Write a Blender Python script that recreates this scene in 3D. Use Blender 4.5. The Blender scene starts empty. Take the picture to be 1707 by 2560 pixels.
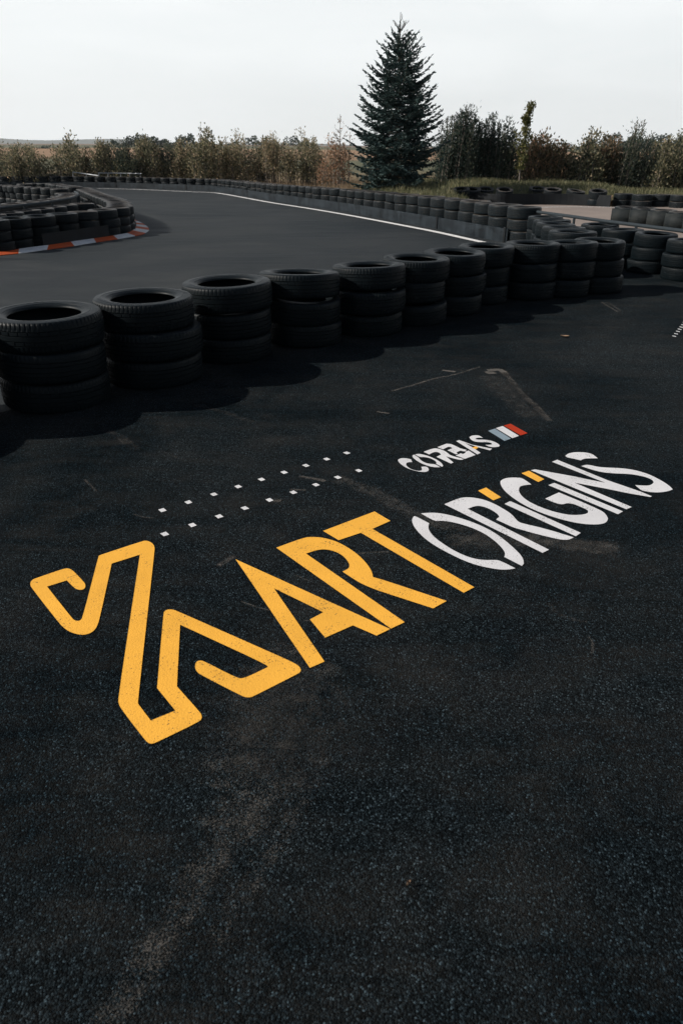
import bpy, bmesh, math, random
import numpy as np
from mathutils import Vector, Matrix
from mathutils.geometry import tessellate_polygon
R = math.radians
PI = math.pi
random.seed(7)
rng = np.random.default_rng(7)
S = bpy.context.scene
COL = S.collection

# ------------------------------------------------------------------ camera, sky, sun
F, W, H, YH, HC = 1740.0, 1707.0, 2560.0, 378.0, 1.52      # focal length and frame of the photograph
PITCH = math.atan((H / 2 - YH) / F)
cam = bpy.data.cameras.new('camera')
cam.sensor_fit = 'VERTICAL'
cam.sensor_height = 36
cam.lens = F / H * 36
cam.clip_start = 0.05
cam.clip_end = 20000
cam.dof.use_dof = True
cam.dof.focus_distance = 4.6
cam.dof.aperture_fstop = 5.6
camo = bpy.data.objects.new('camera', cam)
COL.objects.link(camo)
camo.location = (0, 0, HC)
camo.rotation_euler = (PI / 2 - PITCH, 0, 0)
S.camera = camo

SUN_EL = R(32)
SUN_BACK = R(7)                      # the sun stands to the left of the camera, a little behind it
SUN_AZ = R(270) - SUN_BACK
wd = bpy.data.worlds.new('World')
S.world = wd
wd.use_nodes = True
nt = wd.node_tree
bg = nt.nodes['Background']
sky = nt.nodes.new('ShaderNodeTexSky')
sky.sky_type = 'NISHITA'
sky.sun_disc = False
sky.sun_elevation = SUN_EL
sky.sun_rotation = SUN_AZ
sky.altitude = 100
sky.air_density = 1.0
sky.dust_density = 0.4
sky.ozone_density = 1.0
hs = nt.nodes.new('ShaderNodeHueSaturation')
hs.inputs['Saturation'].default_value = 0.7
hs.inputs['Value'].default_value = 0.6
nt.links.new(sky.outputs[0], hs.inputs['Color'])
# thin pale cloud veil low in the sky ahead, clear sky overhead and behind
tc = nt.nodes.new('ShaderNodeTexCoord')
sp = nt.nodes.new('ShaderNodeSeparateXYZ')
nt.links.new(tc.outputs['Generated'], sp.inputs[0])
def wmap(sock, a, b, lo, hi):
    m = nt.nodes.new('ShaderNodeMapRange')
    m.interpolation_type = 'SMOOTHSTEP'
    for k, x in zip(range(1, 5), (a, b, lo, hi)): m.inputs[k].default_value = x
    nt.links.new(sock, m.inputs[0])
    return m.outputs[0]
def wmul(a, b):
    m = nt.nodes.new('ShaderNodeMath'); m.operation = 'MULTIPLY'
    nt.links.new(a, m.inputs[0]); nt.links.new(b, m.inputs[1])
    return m.outputs[0]
mpn = nt.nodes.new('ShaderNodeMapping')
mpn.inputs['Scale'].default_value = (1.6, 1.6, 9.0)
nt.links.new(tc.outputs['Generated'], mpn.inputs[0])
nz = nt.nodes.new('ShaderNodeTexNoise')
nz.inputs['Scale'].default_value = 1.7
nz.inputs['Detail'].default_value = 5
nz.inputs['Roughness'].default_value = 0.5
nz.inputs['Distortion'].default_value = 0.6
nt.links.new(mpn.outputs[0], nz.inputs['Vector'])
veil = wmul(wmul(wmap(sp.outputs[2], 0.22, 0.55, 1.0, 0.0), wmap(sp.outputs[1], -0.35, 0.45, 0.0, 1.0)), wmap(nz.outputs[0], 0.2, 0.75, 0.85, 1.0))
mx = nt.nodes.new('ShaderNodeMix')
mx.data_type = 'RGBA'
nt.links.new(veil, mx.inputs[0])
nt.links.new(hs.outputs[0], mx.inputs[6])
mx.inputs[7].default_value = (8.2, 8.5, 8.55, 1)
nt.links.new(mx.outputs[2], bg.inputs['Color'])
bg.inputs['Strength'].default_value = 0.13
sun = bpy.data.lights.new('sun', 'SUN')
sun.energy = 5.0
sun.angle = R(0.53)
sun.color = (1.0, 0.93, 0.84)
suno = bpy.data.objects.new('sun', sun)
COL.objects.link(suno)
sd = Vector((-math.cos(SUN_EL) * math.cos(SUN_BACK), -math.cos(SUN_EL) * math.sin(SUN_BACK), math.sin(SUN_EL)))
suno.rotation_euler = (-sd).to_track_quat('-Z', 'Y').to_euler()
S.view_settings.view_transform = 'Standard'
S.view_settings.look = 'None'
S.view_settings.exposure = 0.0
S.view_settings.gamma = 1.0
S.cycles.use_denoising = True
S.cycles.sample_clamp_indirect = 4.0

# ------------------------------------------------------------------ ground shape and measuring helpers
def zg(y):
    """height of the ground: level near the camera, falling gently away from it"""
    return 0.0 if y < 12 else -0.2 * min((y - 12) / 28.0, 1.0)

def ray(px, py):
    dx = (px - W / 2) / F
    dy = (H / 2 - py) / F
    return Vector((dx, math.cos(PITCH) + dy * math.sin(PITCH), -math.sin(PITCH) + dy * math.cos(PITCH)))

def at(px, py, dz=0.0):
    """the point of the ground (or dz above it) seen at a pixel of the photograph"""
    d = ray(px, py)
    z = dz
    for _ in range(12):
        t = (z - HC) / d.z
        z = zg(d.y * t) + dz
    return Vector((d.x * t, d.y * t, z))

def atd(px, py, y):
    d = ray(px, py)
    t = y / d.y
    return Vector((d.x * t, y, HC + d.z * t))

def resample(pts, step, start=0.0):
    pts = [Vector(p) for p in pts]
    out = []
    need = start
    for a, b in zip(pts, pts[1:]):
        L = (b - a).length
        while need <= L:
            out.append(a.lerp(b, need / L))
            need += step
        need -= L
    return out

def smooth_path(pts, n=8):
    pts = [Vector(p) for p in pts]
    out = []
    for i in range(len(pts) - 1):
        p0 = pts[max(i - 1, 0)]; p1 = pts[i]; p2 = pts[i + 1]; p3 = pts[min(i + 2, len(pts) - 1)]
        for k in range(n):
            t = k / n
            out.append(0.5 * ((2 * p1) + (p2 - p0) * t + (2 * p0 - 5 * p1 + 4 * p2 - p3) * t * t + (3 * p1 - p0 - 3 * p2 + p3) * t ** 3))
    out.append(pts[-1])
    return out

def offset_path(pts, d):
    """shift a polyline sideways in the ground plane, to its left for positive d"""
    out = []
    for i, p in enumerate(pts):
        a = pts[max(i - 1, 0)]; b = pts[min(i + 1, len(pts) - 1)]
        t = Vector((b.x - a.x, b.y - a.y, 0)).normalized()
        q = p + Vector((-t.y, t.x, 0)) * d
        out.append(q)
    return out

# ------------------------------------------------------------------ object helpers
def put(name, me, mat=None, parent=None):
    if mat is not None:
        for m in (mat if isinstance(mat, (list, tuple)) else [mat]):
            me.materials.append(m)
    o = bpy.data.objects.new(name, me)
    COL.objects.link(o)
    if parent:
        o.parent = parent
    return o

def mesh(name, v, f, smooth=False):
    me = bpy.data.meshes.new(name)
    me.from_pydata([tuple(p) for p in v], [], f)
    if smooth:
        me.polygons.foreach_set('use_smooth', [True] * len(me.polygons))
    me.update()
    return me

def quads_mesh(name, V, tint=None):
    """V: (n,4,3) array of quads, tint: per-quad value kept as a colour attribute"""
    n = len(V)
    me = bpy.data.meshes.new(name)
    me.vertices.add(n * 4)
    me.vertices.foreach_set('co', np.asarray(V, dtype=np.float32).ravel())
    me.loops.add(n * 4)
    me.loops.foreach_set('vertex_index', np.arange(n * 4, dtype=np.int32))
    me.polygons.add(n)
    me.polygons.foreach_set('loop_start', np.arange(n, dtype=np.int32) * 4)
    me.polygons.foreach_set('loop_total', np.full(n, 4, dtype=np.int32))
    me.update(calc_edges=True)
    if tint is not None:
        a = me.attributes.new('tint', 'FLOAT', 'FACE')
        a.data.foreach_set('value', np.asarray(tint, dtype=np.float32))
    me.validate()
    return me

def empty(name, loc=(0, 0, 0)):
    o = bpy.data.objects.new(name, None)
    COL.objects.link(o)
    o.location = loc
    o.empty_display_size = 0.2
    return o

def tag(o, label=None, cat=None, group=None, kind=None):
    if label: o['label'] = label
    if cat: o['category'] = cat
    if group: o['group'] = group
    if kind: o['kind'] = kind
    return o

def tube_vf(pts, rad, n=8, cap=True):
    """vertices and faces of a tube along a polyline; rad is a number or a list"""
    pts = [Vector(p) for p in pts]
    v, f = [], []
    for i, p in enumerate(pts):
        a = pts[max(i - 1, 0)]; b = pts[min(i + 1, len(pts) - 1)]
        t = (b - a).normalized()
        u = t.cross(Vector((0, 0, 1)))
        if u.length < 0.05: u = t.cross(Vector((1, 0, 0)))
        u.normalize(); w = t.cross(u)
        r = rad[i] if isinstance(rad, (list, tuple)) else rad
        for k in range(n):
            an = 2 * PI * k / n
            v.append(p + (u * math.cos(an) + w * math.sin(an)) * r)
    for i in range(len(pts) - 1):
        for k in range(n):
            f.append((i * n + k, i * n + (k + 1) % n, (i + 1) * n + (k + 1) % n, (i + 1) * n + k))
    if cap:
        f.append(tuple(range(n)))
        f.append(tuple((len(pts) - 1) * n + k for k in reversed(range(n))))
    return v, f

def join(*vfs):
    V, Fc = [], []
    for v, f in vfs:
        o = len(V)
        V += list(v)
        Fc += [tuple(i + o for i in q) for q in f]
    return V, Fc

def box_vf(c, s, rz=0, M=None):
    v = []
    for x in (-1, 1):
        for y in (-1, 1):
            for z in (-1, 1):
                v.append(Vector((x * s[0] / 2, y * s[1] / 2, z * s[2] / 2)))
    M = M or Matrix.Rotation(rz, 4, 'Z')
    v = [M @ p + Vector(c) for p in v]
    return v, [(0, 1, 3, 2), (4, 6, 7, 5), (0, 4, 5, 1), (2, 3, 7, 6), (0, 2, 6, 4), (1, 5, 7, 3)]

def wall_vf(pts, z0, z1, th):
    """an upright band of some thickness along a path; z0 and z1 stand above the path's own height"""
    a = offset_path(pts, th / 2); b = offset_path(pts, -th / 2)
    n = len(pts)
    v = []
    for i in range(n):
        for q in (a[i], b[i]):
            zz = pts[i].z
            v += [Vector((q.x, q.y, zz + z0)), Vector((q.x, q.y, zz + z1))]
    f = []
    for i in range(n - 1):
        k = i * 4
        f += [(k, k + 4, k + 5, k + 1), (k + 2, k + 3, k + 7, k + 6), (k + 1, k + 5, k + 7, k + 3), (k, k + 2, k + 6, k + 4)]
    f += [(0, 1, 3, 2), (4 * n - 4, 4 * n - 2, 4 * n - 1, 4 * n - 3)]
    return v, f

def sheet(name, poly, mat, dz=0.0, kind='structure', split=(12, 40)):
    """a flat polygon laid on the ground, bent where the ground bends"""
    bm = bmesh.new()
    tris = tessellate_polygon([[Vector((p[0], p[1], 0)) for p in poly]])
    vs = [bm.verts.new((p[0], p[1], 0)) for p in poly]
    for t in tris:
        try: bm.faces.new([vs[i] for i in t])
        except ValueError: pass
    for y in split:
        bmesh.ops.bisect_plane(bm, geom=bm.verts[:] + bm.edges[:] + bm.faces[:], plane_co=(0, y, 0), plane_no=(0, 1, 0))
    for v in bm.verts:
        v.co.z = zg(v.co.y) + dz
    bmesh.ops.recalc_face_normals(bm, faces=bm.faces[:])
    for f in bm.faces:
        if f.normal.z < 0: f.normal_flip()
    me = bpy.data.meshes.new(name)
    bm.to_mesh(me); bm.free()
    o = put(name, me, mat)
    if kind: o['kind'] = kind
    return o

def strip_poly(center, half):
    l = offset_path(center, half); r = offset_path(center, -half)
    return [(p.x, p.y) for p in l] + [(p.x, p.y) for p in reversed(r)]

# ------------------------------------------------------------------ materials
class NT:
    def __init__(s, name):
        s.m = bpy.data.materials.new(name)
        s.m.use_nodes = True
        s.t = s.m.node_tree
        s.b = s.t.nodes['Principled BSDF']
        s.out = s.t.nodes['Material Output']
        s._co = None
    def n(s, typ, **kw):
        nd = s.t.nodes.new('ShaderNode' + typ)
        for k, v in kw.items(): setattr(nd, k, v)
        return nd
    def l(s, a, b): s.t.links.new(a, b)
    def co(s):
        if not s._co: s._co = s.n('TexCoord').outputs['Object']
        return s._co
    def vec(s, scale):
        mp = s.n('Mapping')
        s.l(s.co(), mp.inputs[0])
        mp.inputs['Scale'].default_value = scale
        return mp.outputs[0]
    def noise(s, scale, detail=4, rough=0.6, vec=None, dist=0):
        nd = s.n('TexNoise')
        s.l(vec or s.co(), nd.inputs['Vector'])
        nd.inputs['Scale'].default_value = scale
        nd.inputs['Detail'].default_value = detail
        nd.inputs['Roughness'].default_value = rough
        nd.inputs['Distortion'].default_value = dist
        return nd.outputs[0]
    def voro(s, scale, out='Distance', feature='F1', vec=None):
        nd = s.n('TexVoronoi', feature=feature)
        s.l(vec or s.co(), nd.inputs['Vector'])
        nd.inputs['Scale'].default_value = scale
        return nd.outputs[out]
    def ramp(s, fac, stops, interp='LINEAR'):
        nd = s.n('ValToRGB')
        nd.color_ramp.interpolation = interp
        e = nd.color_ramp.elements
        while len(e) < len(stops): e.new(0.5)
        for i, (p, c) in enumerate(stops):
            e[i].position = p
            e[i].color = (c, c, c, 1) if isinstance(c, (int, float)) else (*c, 1)
        s.l(fac, nd.inputs[0])
        return nd.outputs[0]
    def mix(s, fac, a, b, blend='MIX'):
        nd = s.n('Mix', data_type='RGBA', blend_type=blend)
        for sock, v in ((nd.inputs[0], fac), (nd.inputs[6], a), (nd.inputs[7], b)):
            if isinstance(v, (int, float)): sock.default_value = v
            elif isinstance(v, tuple): sock.default_value = (*v, 1)
            else: s.l(v, sock)
        return nd.outputs[2]
    def math(s, op, a, b=0.0):
        nd = s.n('Math', operation=op)
        for sock, v in ((nd.inputs[0], a), (nd.inputs[1], b)):
            if isinstance(v, (int, float)): sock.default_value = v
            else: s.l(v, sock)
        return nd.outputs[0]
    def bump(s, h, dist, strength=1.0, prev=None):
        nd = s.n('Bump')
        nd.inputs['Distance'].default_value = dist
        nd.inputs['Strength'].default_value = strength
        s.l(h, nd.inputs['Height'])
        if prev: s.l(prev, nd.inputs['Normal'])
        return nd.outputs[0]
    def done(s, color=None, rough=None, normal=None, **kw):
        for name, v in (('Base Color', color), ('Roughness', rough), ('Normal', normal)):
            if v is None: continue
            sock = s.b.inputs[name]
            if isinstance(v, (int, float)): sock.default_value = v
            elif isinstance(v, tuple): sock.default_value = (*v, 1)
            else: s.l(v, sock)
        for k, v in kw.items():
            s.b.inputs[k.replace('_', ' ')].default_value = v
        return s.m

def asphalt(name, base, stone, dusty, grain, spec, brown=0.5):
    m = NT(name)
    v1 = m.voro(grain, 'Distance')
    vc = m.voro(grain, 'Color')
    sep = m.n('SeparateColor'); m.l(vc, sep.inputs[0])
    fine = m.noise(grain * 1.7, 2, 0.6)
    big = m.noise(0.55, 5, 0.62, dist=0.6)
    mid = m.noise(3.2, 6, 0.7, dist=0.3)
    streak = m.noise(1.0, 5, 0.65, vec=m.vec((0.9, 4.5, 1)), dist=0.8)
    g = m.ramp(sep.outputs[0], [(0.0, 0.2), (0.5, 0.62), (0.80, 1.5), (0.95, 2.9), (1.0, 7.5)])
    c = m.mix(m.ramp(big, [(0.34, 0.0), (0.66, 1.0)]), base, stone)
    c = m.mix(1.0, c, g, 'MULTIPLY')
    d = m.math('MULTIPLY', m.ramp(mid, [(0.36, 0.0), (0.72, 1.0)]), m.ramp(streak, [(0.34, 0.0), (0.66, 1.0)]))
    d = m.math('MULTIPLY', d, m.ramp(fine, [(0.35, 0.1), (0.62, 1.0)]))
    c = m.mix(m.math('MULTIPLY', d, brown), c, dusty)
    h = m.math('SUBTRACT', m.math('MULTIPLY', fine, 0.6), v1)
    nrm = m.bump(h, 0.0046, 1.0)
    rg = m.ramp(mid, [(0.3, 0.72), (0.7, 0.92)])
    return m.done(c, rg, nrm, Specular_IOR_Level=spec)

M = {}
M['paddock'] = asphalt('paddock_asphalt', (0.0024, 0.0062, 0.0088), (0.0150, 0.0198, 0.0222), (0.052, 0.047, 0.041), 245, 0.02, 0.8)
def track_mat():
    m = NT('track_asphalt')
    g = m.noise(120, 3, 0.7)
    big = m.noise(0.32, 6, 0.65, dist=0.9)
    arcs = m.noise(1.0, 5, 0.6, vec=m.vec((0.35, 2.6, 1)), dist=1.2)
    c = m.mix(m.ramp(big, [(0.35, 0.0), (0.7, 1.0)]), (0.0105, 0.0170, 0.0212), (0.0380, 0.0420, 0.0430))
    c = m.mix(m.ramp(arcs, [(0.42, 0.0), (0.60, 0.9)]), c, (0.0100, 0.0135, 0.0160))
    c = m.mix(1.0, c, m.ramp(g, [(0.3, 0.5), (0.7, 1.5)]), 'MULTIPLY')
    return m.done(c, m.ramp(arcs, [(0.4, 0.95), (0.62, 0.7)]), m.bump(g, 0.004, 0.8), Specular_IOR_Level=0.24)
M['track'] = track_mat()
def pale_asphalt():
    m = NT('pale_track_asphalt')
    g = m.noise(90, 3, 0.7); b = m.noise(0.7, 4, 0.6)
    c = m.mix(m.ramp(b, [(0.3, 0.0), (0.7, 1.0)]), (0.21, 0.172, 0.148), (0.28, 0.225, 0.19))
    c = m.mix(1.0, c, m.ramp(g, [(0.3, 0.8), (0.7, 1.2)]), 'MULTIPLY')
    return m.done(c, 0.9, m.bump(g, 0.003, 0.5))
M['pale'] = pale_asphalt()

def paint(name, col, scuff=0.0):
    m = NT(name)
    pit = m.voro(170, 'Distance')
    pn = m.noise(125, 3, 0.7)
    patch = m.noise(9, 4, 0.6)
    k = m.math('ADD', m.math('MULTIPLY', pn, 0.75), m.math('MULTIPLY', patch, 0.35))
    hole = m.ramp(k, [(0.41, 1.0), (0.455, 0.0)])
    tone = m.ramp(m.noise(4, 4, 0.6), [(0.3, 0.9), (0.7, 1.04)])
    c = m.mix(1.0, col, tone, 'MULTIPLY')
    c = m.mix(m.math('MULTIPLY', hole, 0.85), c, (0.05, 0.045, 0.035))
    if scuff:                                                  # rubber marks and worn places
        s1 = m.noise(2.2, 6, 0.75, dist=1.0); s2 = m.noise(11, 5, 0.75)
        c = m.mix(m.math('MULTIPLY', m.ramp(s1, [(0.46, 0.0), (0.68, scuff)]), m.ramp(s2, [(0.35, 0.3), (0.65, 1.0)])), c, (0.06, 0.06, 0.06))
    return m.done(c, 0.75, m.bump(m.math('SUBTRACT', m.math('MULTIPLY', pn, 0.7), pit), 0.0016, 0.4), Specular_IOR_Level=0.2)
M['yellow'] = paint('orange_paint', (0.95, 0.47, 0.058))
M['white'] = paint('white_paint', (0.72, 0.71, 0.715))
M['flagblue'] = paint('grey_blue_paint', (0.24, 0.31, 0.36))
M['flagred'] = paint('red_paint', (0.42, 0.030, 0.004))
M['kerbred'] = paint('kerb_red_paint', (0.50, 0.072, 0.008), 0.55)
M['kerbwhite'] = paint('kerb_white_paint', (0.62, 0.62, 0.63), 0.5)
M['line'] = paint('line_paint', (0.86, 0.85, 0.83), 0.2)

def rubber(name, base, dust, amount):
    m = NT(name)
    oi = m.n('ObjectInfo')
    off = m.n('Mapping'); m.l(m.co(), off.inputs[0])
    cmb = m.n('CombineXYZ')
    for k in range(3): m.l(m.math('MULTIPLY', oi.outputs['Random'], 37.0 + k * 11), cmb.inputs[k])
    m.l(cmb.outputs[0], off.inputs['Location'])
    v = off.outputs[0]
    n1 = m.noise(9, 6, 0.7, vec=v); n2 = m.noise(90, 3, 0.7, vec=v)
    geo = m.n('NewGeometry')
    sx = m.n('SeparateXYZ'); m.l(geo.outputs['Normal'], sx.inputs[0])
    up = m.ramp(sx.outputs[2], [(0.45, 0.02), (0.98, 1.0)])      # dust settles on what faces up
    d = m.math('MULTIPLY', m.math('MULTIPLY', m.ramp(n1, [(0.33, 0.12), (0.72, 1.0)]), up), amount)
    d = m.math('MULTIPLY', d, m.math('ADD', m.math('MULTIPLY', oi.outputs['Random'], 0.7), 0.6))
    c = m.mix(d, base, dust)
    c = m.mix(1.0, c, m.ramp(n2, [(0.3, 0.75), (0.7, 1.25)]), 'MULTIPLY')
    return m.done(c, m.ramp(n1, [(0.3, 0.38), (0.7, 0.58)]), m.bump(n2, 0.0012, 0.5), Specular_IOR_Level=0.14)
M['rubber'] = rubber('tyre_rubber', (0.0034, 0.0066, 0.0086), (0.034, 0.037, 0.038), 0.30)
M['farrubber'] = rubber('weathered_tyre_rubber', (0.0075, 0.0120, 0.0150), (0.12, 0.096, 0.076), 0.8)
def belt(name, a, b, rough):
    m = NT(name)
    n1 = m.noise(1.0, 6, 0.7, vec=m.vec((1.3, 1.3, 5.0)), dist=0.7)
    n2 = m.noise(1.0, 6, 0.75, vec=m.vec((3.0, 3.0, 22.0)), dist=1.5)
    n3 = m.noise(1.0, 5, 0.7, vec=m.vec((4.5, 4.5, 0.8)), dist=0.4)  # upright streaks: scuffs plus reflections painted into the colour
    c = m.mix(m.ramp(m.math('ADD', m.math('MULTIPLY', n1, 0.5), m.math('MULTIPLY', n3, 0.5)), [(0.40, 0.0), (0.62, 1.0)]), a, b)
    c = m.mix(m.math('MULTIPLY', m.ramp(n2, [(0.58, 0.0), (0.72, 1.0)]), 0.5), c, tuple(x * 2.2 for x in b))
    return m.done(c, m.ramp(n1, [(0.3, rough), (0.75, rough + 0.25)]), m.bump(n2, 0.002, 0.4), Specular_IOR_Level=0.2)
M['belt'] = belt('scuffed_rubber_belt', (0.0026, 0.0048, 0.0070), (0.024, 0.033, 0.041), 0.42)
M['blackbelt'] = belt('black_rubber_belt', (0.0035, 0.0048, 0.006), (0.012, 0.015, 0.018), 0.5)
M['greybelt'] = belt('grey_rubber_belt', (0.006, 0.010, 0.012), (0.028, 0.031, 0.030), 0.6)
def metal(name, col, rough):
    m = NT(name)
    n1 = m.noise(14, 5, 0.7)
    return m.done(m.mix(m.ramp(n1, [(0.4, 0.0), (0.7, 1.0)]), col, tuple(x * 0.72 for x in col)), rough, Metallic=0.25)
M['rail'] = metal('blue_grey_rail_paint', (0.022, 0.033, 0.041), 0.8)
M['steel'] = metal('galvanised_steel', (0.42, 0.44, 0.46), 0.45)
M['board'] = metal('grey_blue_plastic', (0.10, 0.14, 0.16), 0.5)

def leaf(name, stops, trans=0.4):
    m = NT(name)
    at_ = m.n('Attribute', attribute_name='tint')
    oi = m.n('ObjectInfo')
    f = m.math('ADD', at_.outputs['Fac'], m.math('MULTIPLY', m.math('SUBTRACT', oi.outputs['Random'], 0.5), 0.18))
    c = m.ramp(f, stops)
    m.done(c, 0.6, Specular_IOR_Level=0.25)
    tr = m.n('BsdfTranslucent'); m.l(c, tr.inputs[0])
    mx = m.n('MixShader'); mx.inputs[0].default_value = trans
    m.l(m.b.outputs[0], mx.inputs[1]); m.l(tr.outputs[0], mx.inputs[2]); m.l(mx.outputs[0], m.out.inputs[0])
    return m.m
M['olive'] = leaf('olive_leaves', [(0.0, (0.035, 0.050, 0.036)), (0.4, (0.19, 0.185, 0.110)), (0.72, (0.36, 0.31, 0.195)), (1.0, (0.55, 0.41, 0.28))])
M['darkleaf'] = leaf('dark_green_leaves', [(0.0, (0.020, 0.038, 0.034)), (0.55, (0.060, 0.082, 0.062)), (1.0, (0.16, 0.155, 0.10))])
M['brownleaf'] = leaf('autumn_leaves', [(0.0, (0.04, 0.048, 0.032)), (0.4, (0.14, 0.12, 0.070)), (0.75, (0.30, 0.19, 0.12)), (1.0, (0.45, 0.26, 0.165))])
M['yellowleaf'] = leaf('yellow_green_leaves', [(0.0, (0.03, 0.045, 0.02)), (0.5, (0.10, 0.11, 0.04)), (1.0, (0.25, 0.22, 0.08))])
M['needle'] = leaf('blue_green_needles', [(0.0, (0.016, 0.036, 0.036)), (0.55, (0.042, 0.074, 0.070)), (1.0, (0.105, 0.135, 0.122))], 0.1)
M['grass'] = leaf('grass_blades', [(0.0, (0.060, 0.074, 0.038)), (0.45, (0.155, 0.155, 0.082)), (0.8, (0.26, 0.225, 0.13)), (1.0, (0.38, 0.30, 0.19))], 0.3)
M['dry'] = leaf('dry_weed_stalks', [(0.0, (0.10, 0.085, 0.050)), (0.5, (0.24, 0.17, 0.105)), (1.0, (0.40, 0.26, 0.165))], 0.3)
def bark(name, a, b):
    m = NT(name)
    n1 = m.noise(1.0, 5, 0.7, vec=m.vec((22, 22, 5)))
    return m.done(m.mix(m.ramp(n1, [(0.35, 0.0), (0.65, 1.0)]), a, b), 0.9, m.bump(n1, 0.01, 0.8))
M['bark'] = bark('brown_bark', (0.06, 0.046, 0.035), (0.14, 0.11, 0.085))
M['greybark'] = bark('grey_bark', (0.11, 0.095, 0.08), (0.24, 0.20, 0.17))
def soil(name, a, b, c):
    m = NT(name)
    n1 = m.noise(0.8, 6, 0.7); n2 = m.noise(14, 4, 0.7)
    col = m.mix(m.ramp(n1, [(0.35, 0.0), (0.7, 1.0)]), a, b)
    col = m.mix(m.ramp(n2, [(0.45, 0.0), (0.75, 0.8)]), col, c)
    return m.done(col, 0.95, m.bump(n2, 0.03, 0.8), Specular_IOR_Level=0.1)
M['soil'] = soil('mound_turf', (0.065, 0.078, 0.034), (0.10, 0.105, 0.05), (0.15, 0.125, 0.07))
def field_mat():
    m = NT('farm_fields')
    sx = m.n('SeparateXYZ'); m.l(m.co(), sx.inputs[0])
    wob = m.math('MULTIPLY', m.math('SUBTRACT', m.noise(0.006, 3, 0.6), 0.5), 60.0)
    skew = m.math('MULTIPLY', sx.outputs[0], 0.12)
    y = m.math('DIVIDE', m.math('ADD', m.math('ADD', sx.outputs[1], wob), skew), 800.0)
    c = m.ramp(y, [(0.0, (0.20, 0.145, 0.09)), (0.075, (0.19, 0.145, 0.09)), (0.10, (0.13, 0.13, 0.085)), (0.17, (0.125, 0.13, 0.085)), (0.20, (0.30, 0.20, 0.13)), (0.40, (0.34, 0.22, 0.14)), (0.43, (0.15, 0.15, 0.10)), (0.56, (0.15, 0.15, 0.11)), (0.60, (0.26, 0.20, 0.16)), (1.0, (0.28, 0.22, 0.18))])
    n = m.noise(0.35, 7, 0.75)
    c = m.mix(1.0, c, m.ramp(n, [(0.3, 0.65), (0.7, 1.3)]), 'MULTIPLY')
    return m.done(c, 0.95, m.bump(n, 0.3, 0.5), Specular_IOR_Level=0.05)
M['field'] = field_mat()
def plain(name, col, rough=0.9):
    m = NT(name)
    n = m.noise(3, 4, 0.6)
    return m.done(m.mix(1.0, col, m.ramp(n, [(0.3, 0.8), (0.7, 1.15)]), 'MULTIPLY'), rough)
M['hill'] = plain('distant_hill', (0.09, 0.11, 0.10))
M['plaster'] = plain('pale_plaster', (0.6, 0.57, 0.54))
M['roof'] = plain('roof_tiles', (0.16, 0.15, 0.15))
M['stake'] = plain('bleached_wood', (0.36, 0.24, 0.15))
M['tan'] = plain('tan_leaf', (0.30, 0.20, 0.13))
def dirt_mat():
    m = NT('sandy_dirt')
    a = m.n('Attribute', attribute_name='edge')
    n1 = m.noise(210, 3, 0.7); n2 = m.noise(16, 5, 0.75)
    k = m.math('ADD', m.math('ADD', m.math('MULTIPLY', n1, 0.95), m.math('MULTIPLY', n2, 0.40)), m.math('MULTIPLY', a.outputs['Fac'], 0.6))
    al = m.ramp(k, [(0.80, 0.0), (1.10, 0.85)])
    c = m.mix(n2, (0.062, 0.060, 0.056), (0.170, 0.156, 0.138))
    m.l(al, m.b.inputs['Alpha'])
    return m.done(c, 0.95, Specular_IOR_Level=0.1)
M['dirt'] = dirt_mat()
# ------------------------------------------------------------------ ground sheets
def row_world(pts, dz):
    return [at(x, y, dz) for x, y in pts]

# near row of stacks: x, y, height of the stack, diameter
FRONT = []
for (px, py, D, zt) in [(112, 776, .73, .60), (357.6, 739, .74, .60), (564, 701, .73, .60), (751.5, 678, .71, .60), (923, 660.5, .69, .60),
                        (1039, 643, .67, .60), (1141, 628.5, .66, .60)]:
    p = at(px, py, zt)
    FRONT.append((p.x, p.y, zt, D))
s7 = FRONT[-1]
for (dx, dy, D, zt) in [(.40, .56, .64, .60), (.97, .80, .64, .60), (1.46, .98, .62, .59), (1.90, 1.20, .62, .585)]:
    FRONT.append((s7[0] + dx, s7[1] + dy, zt, D))

BELT_PX = [(-60, 467.5), (0, 467.5), (150, 467.2), (245, 468.2), (340, 470.3), (466, 475.3), (525, 478), (560, 482), (592, 486.5), (672, 500.5), (771, 515.5),
           (860, 529.5), (952, 546), (1092, 572.5), (1200, 594.5), (1266, 607)]
BELT = smooth_path(row_world(BELT_PX, 0), 6)
LINE_PX = [(243, 471), (340, 473.2), (466, 478.6), (525.7, 481), (552, 483.7), (592, 490.4), (671.6, 505), (771, 520.5), (860, 535.5), (952, 552.5), (1036, 568.5),
           (1092.5, 579.6), (1171, 597), (1240, 612)]
LINE = smooth_path(row_world(LINE_PX, 0.012), 6)
RAIL = smooth_path(row_world([(1030, 493.5), (1120, 505), (1215.7, 512), (1292, 523), (1420, 540), (1498, 551), (1600, 564), (1707, 577.5), (1800, 590)], .545), 4)
GBELT = smooth_path(row_world([(1128, 501), (1145, 505.5), (1175, 509), (1215, 512), (1260, 513.5), (1330, 512), (1400, 512.5), (1470, 515), (1523, 518)], 0), 5)
KERB_OUT = smooth_path(row_world([(-40, 645), (0, 639.5), (53.6, 634), (112, 625.5), (176, 617), (224.5, 609), (270, 602), (303.6, 597), (336.7, 591), (357, 586.5),
            (371, 578.5), (373, 573), (368.6, 567.5), (354.6, 558), (326.5, 545), (318, 538)], 0), 6)

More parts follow.
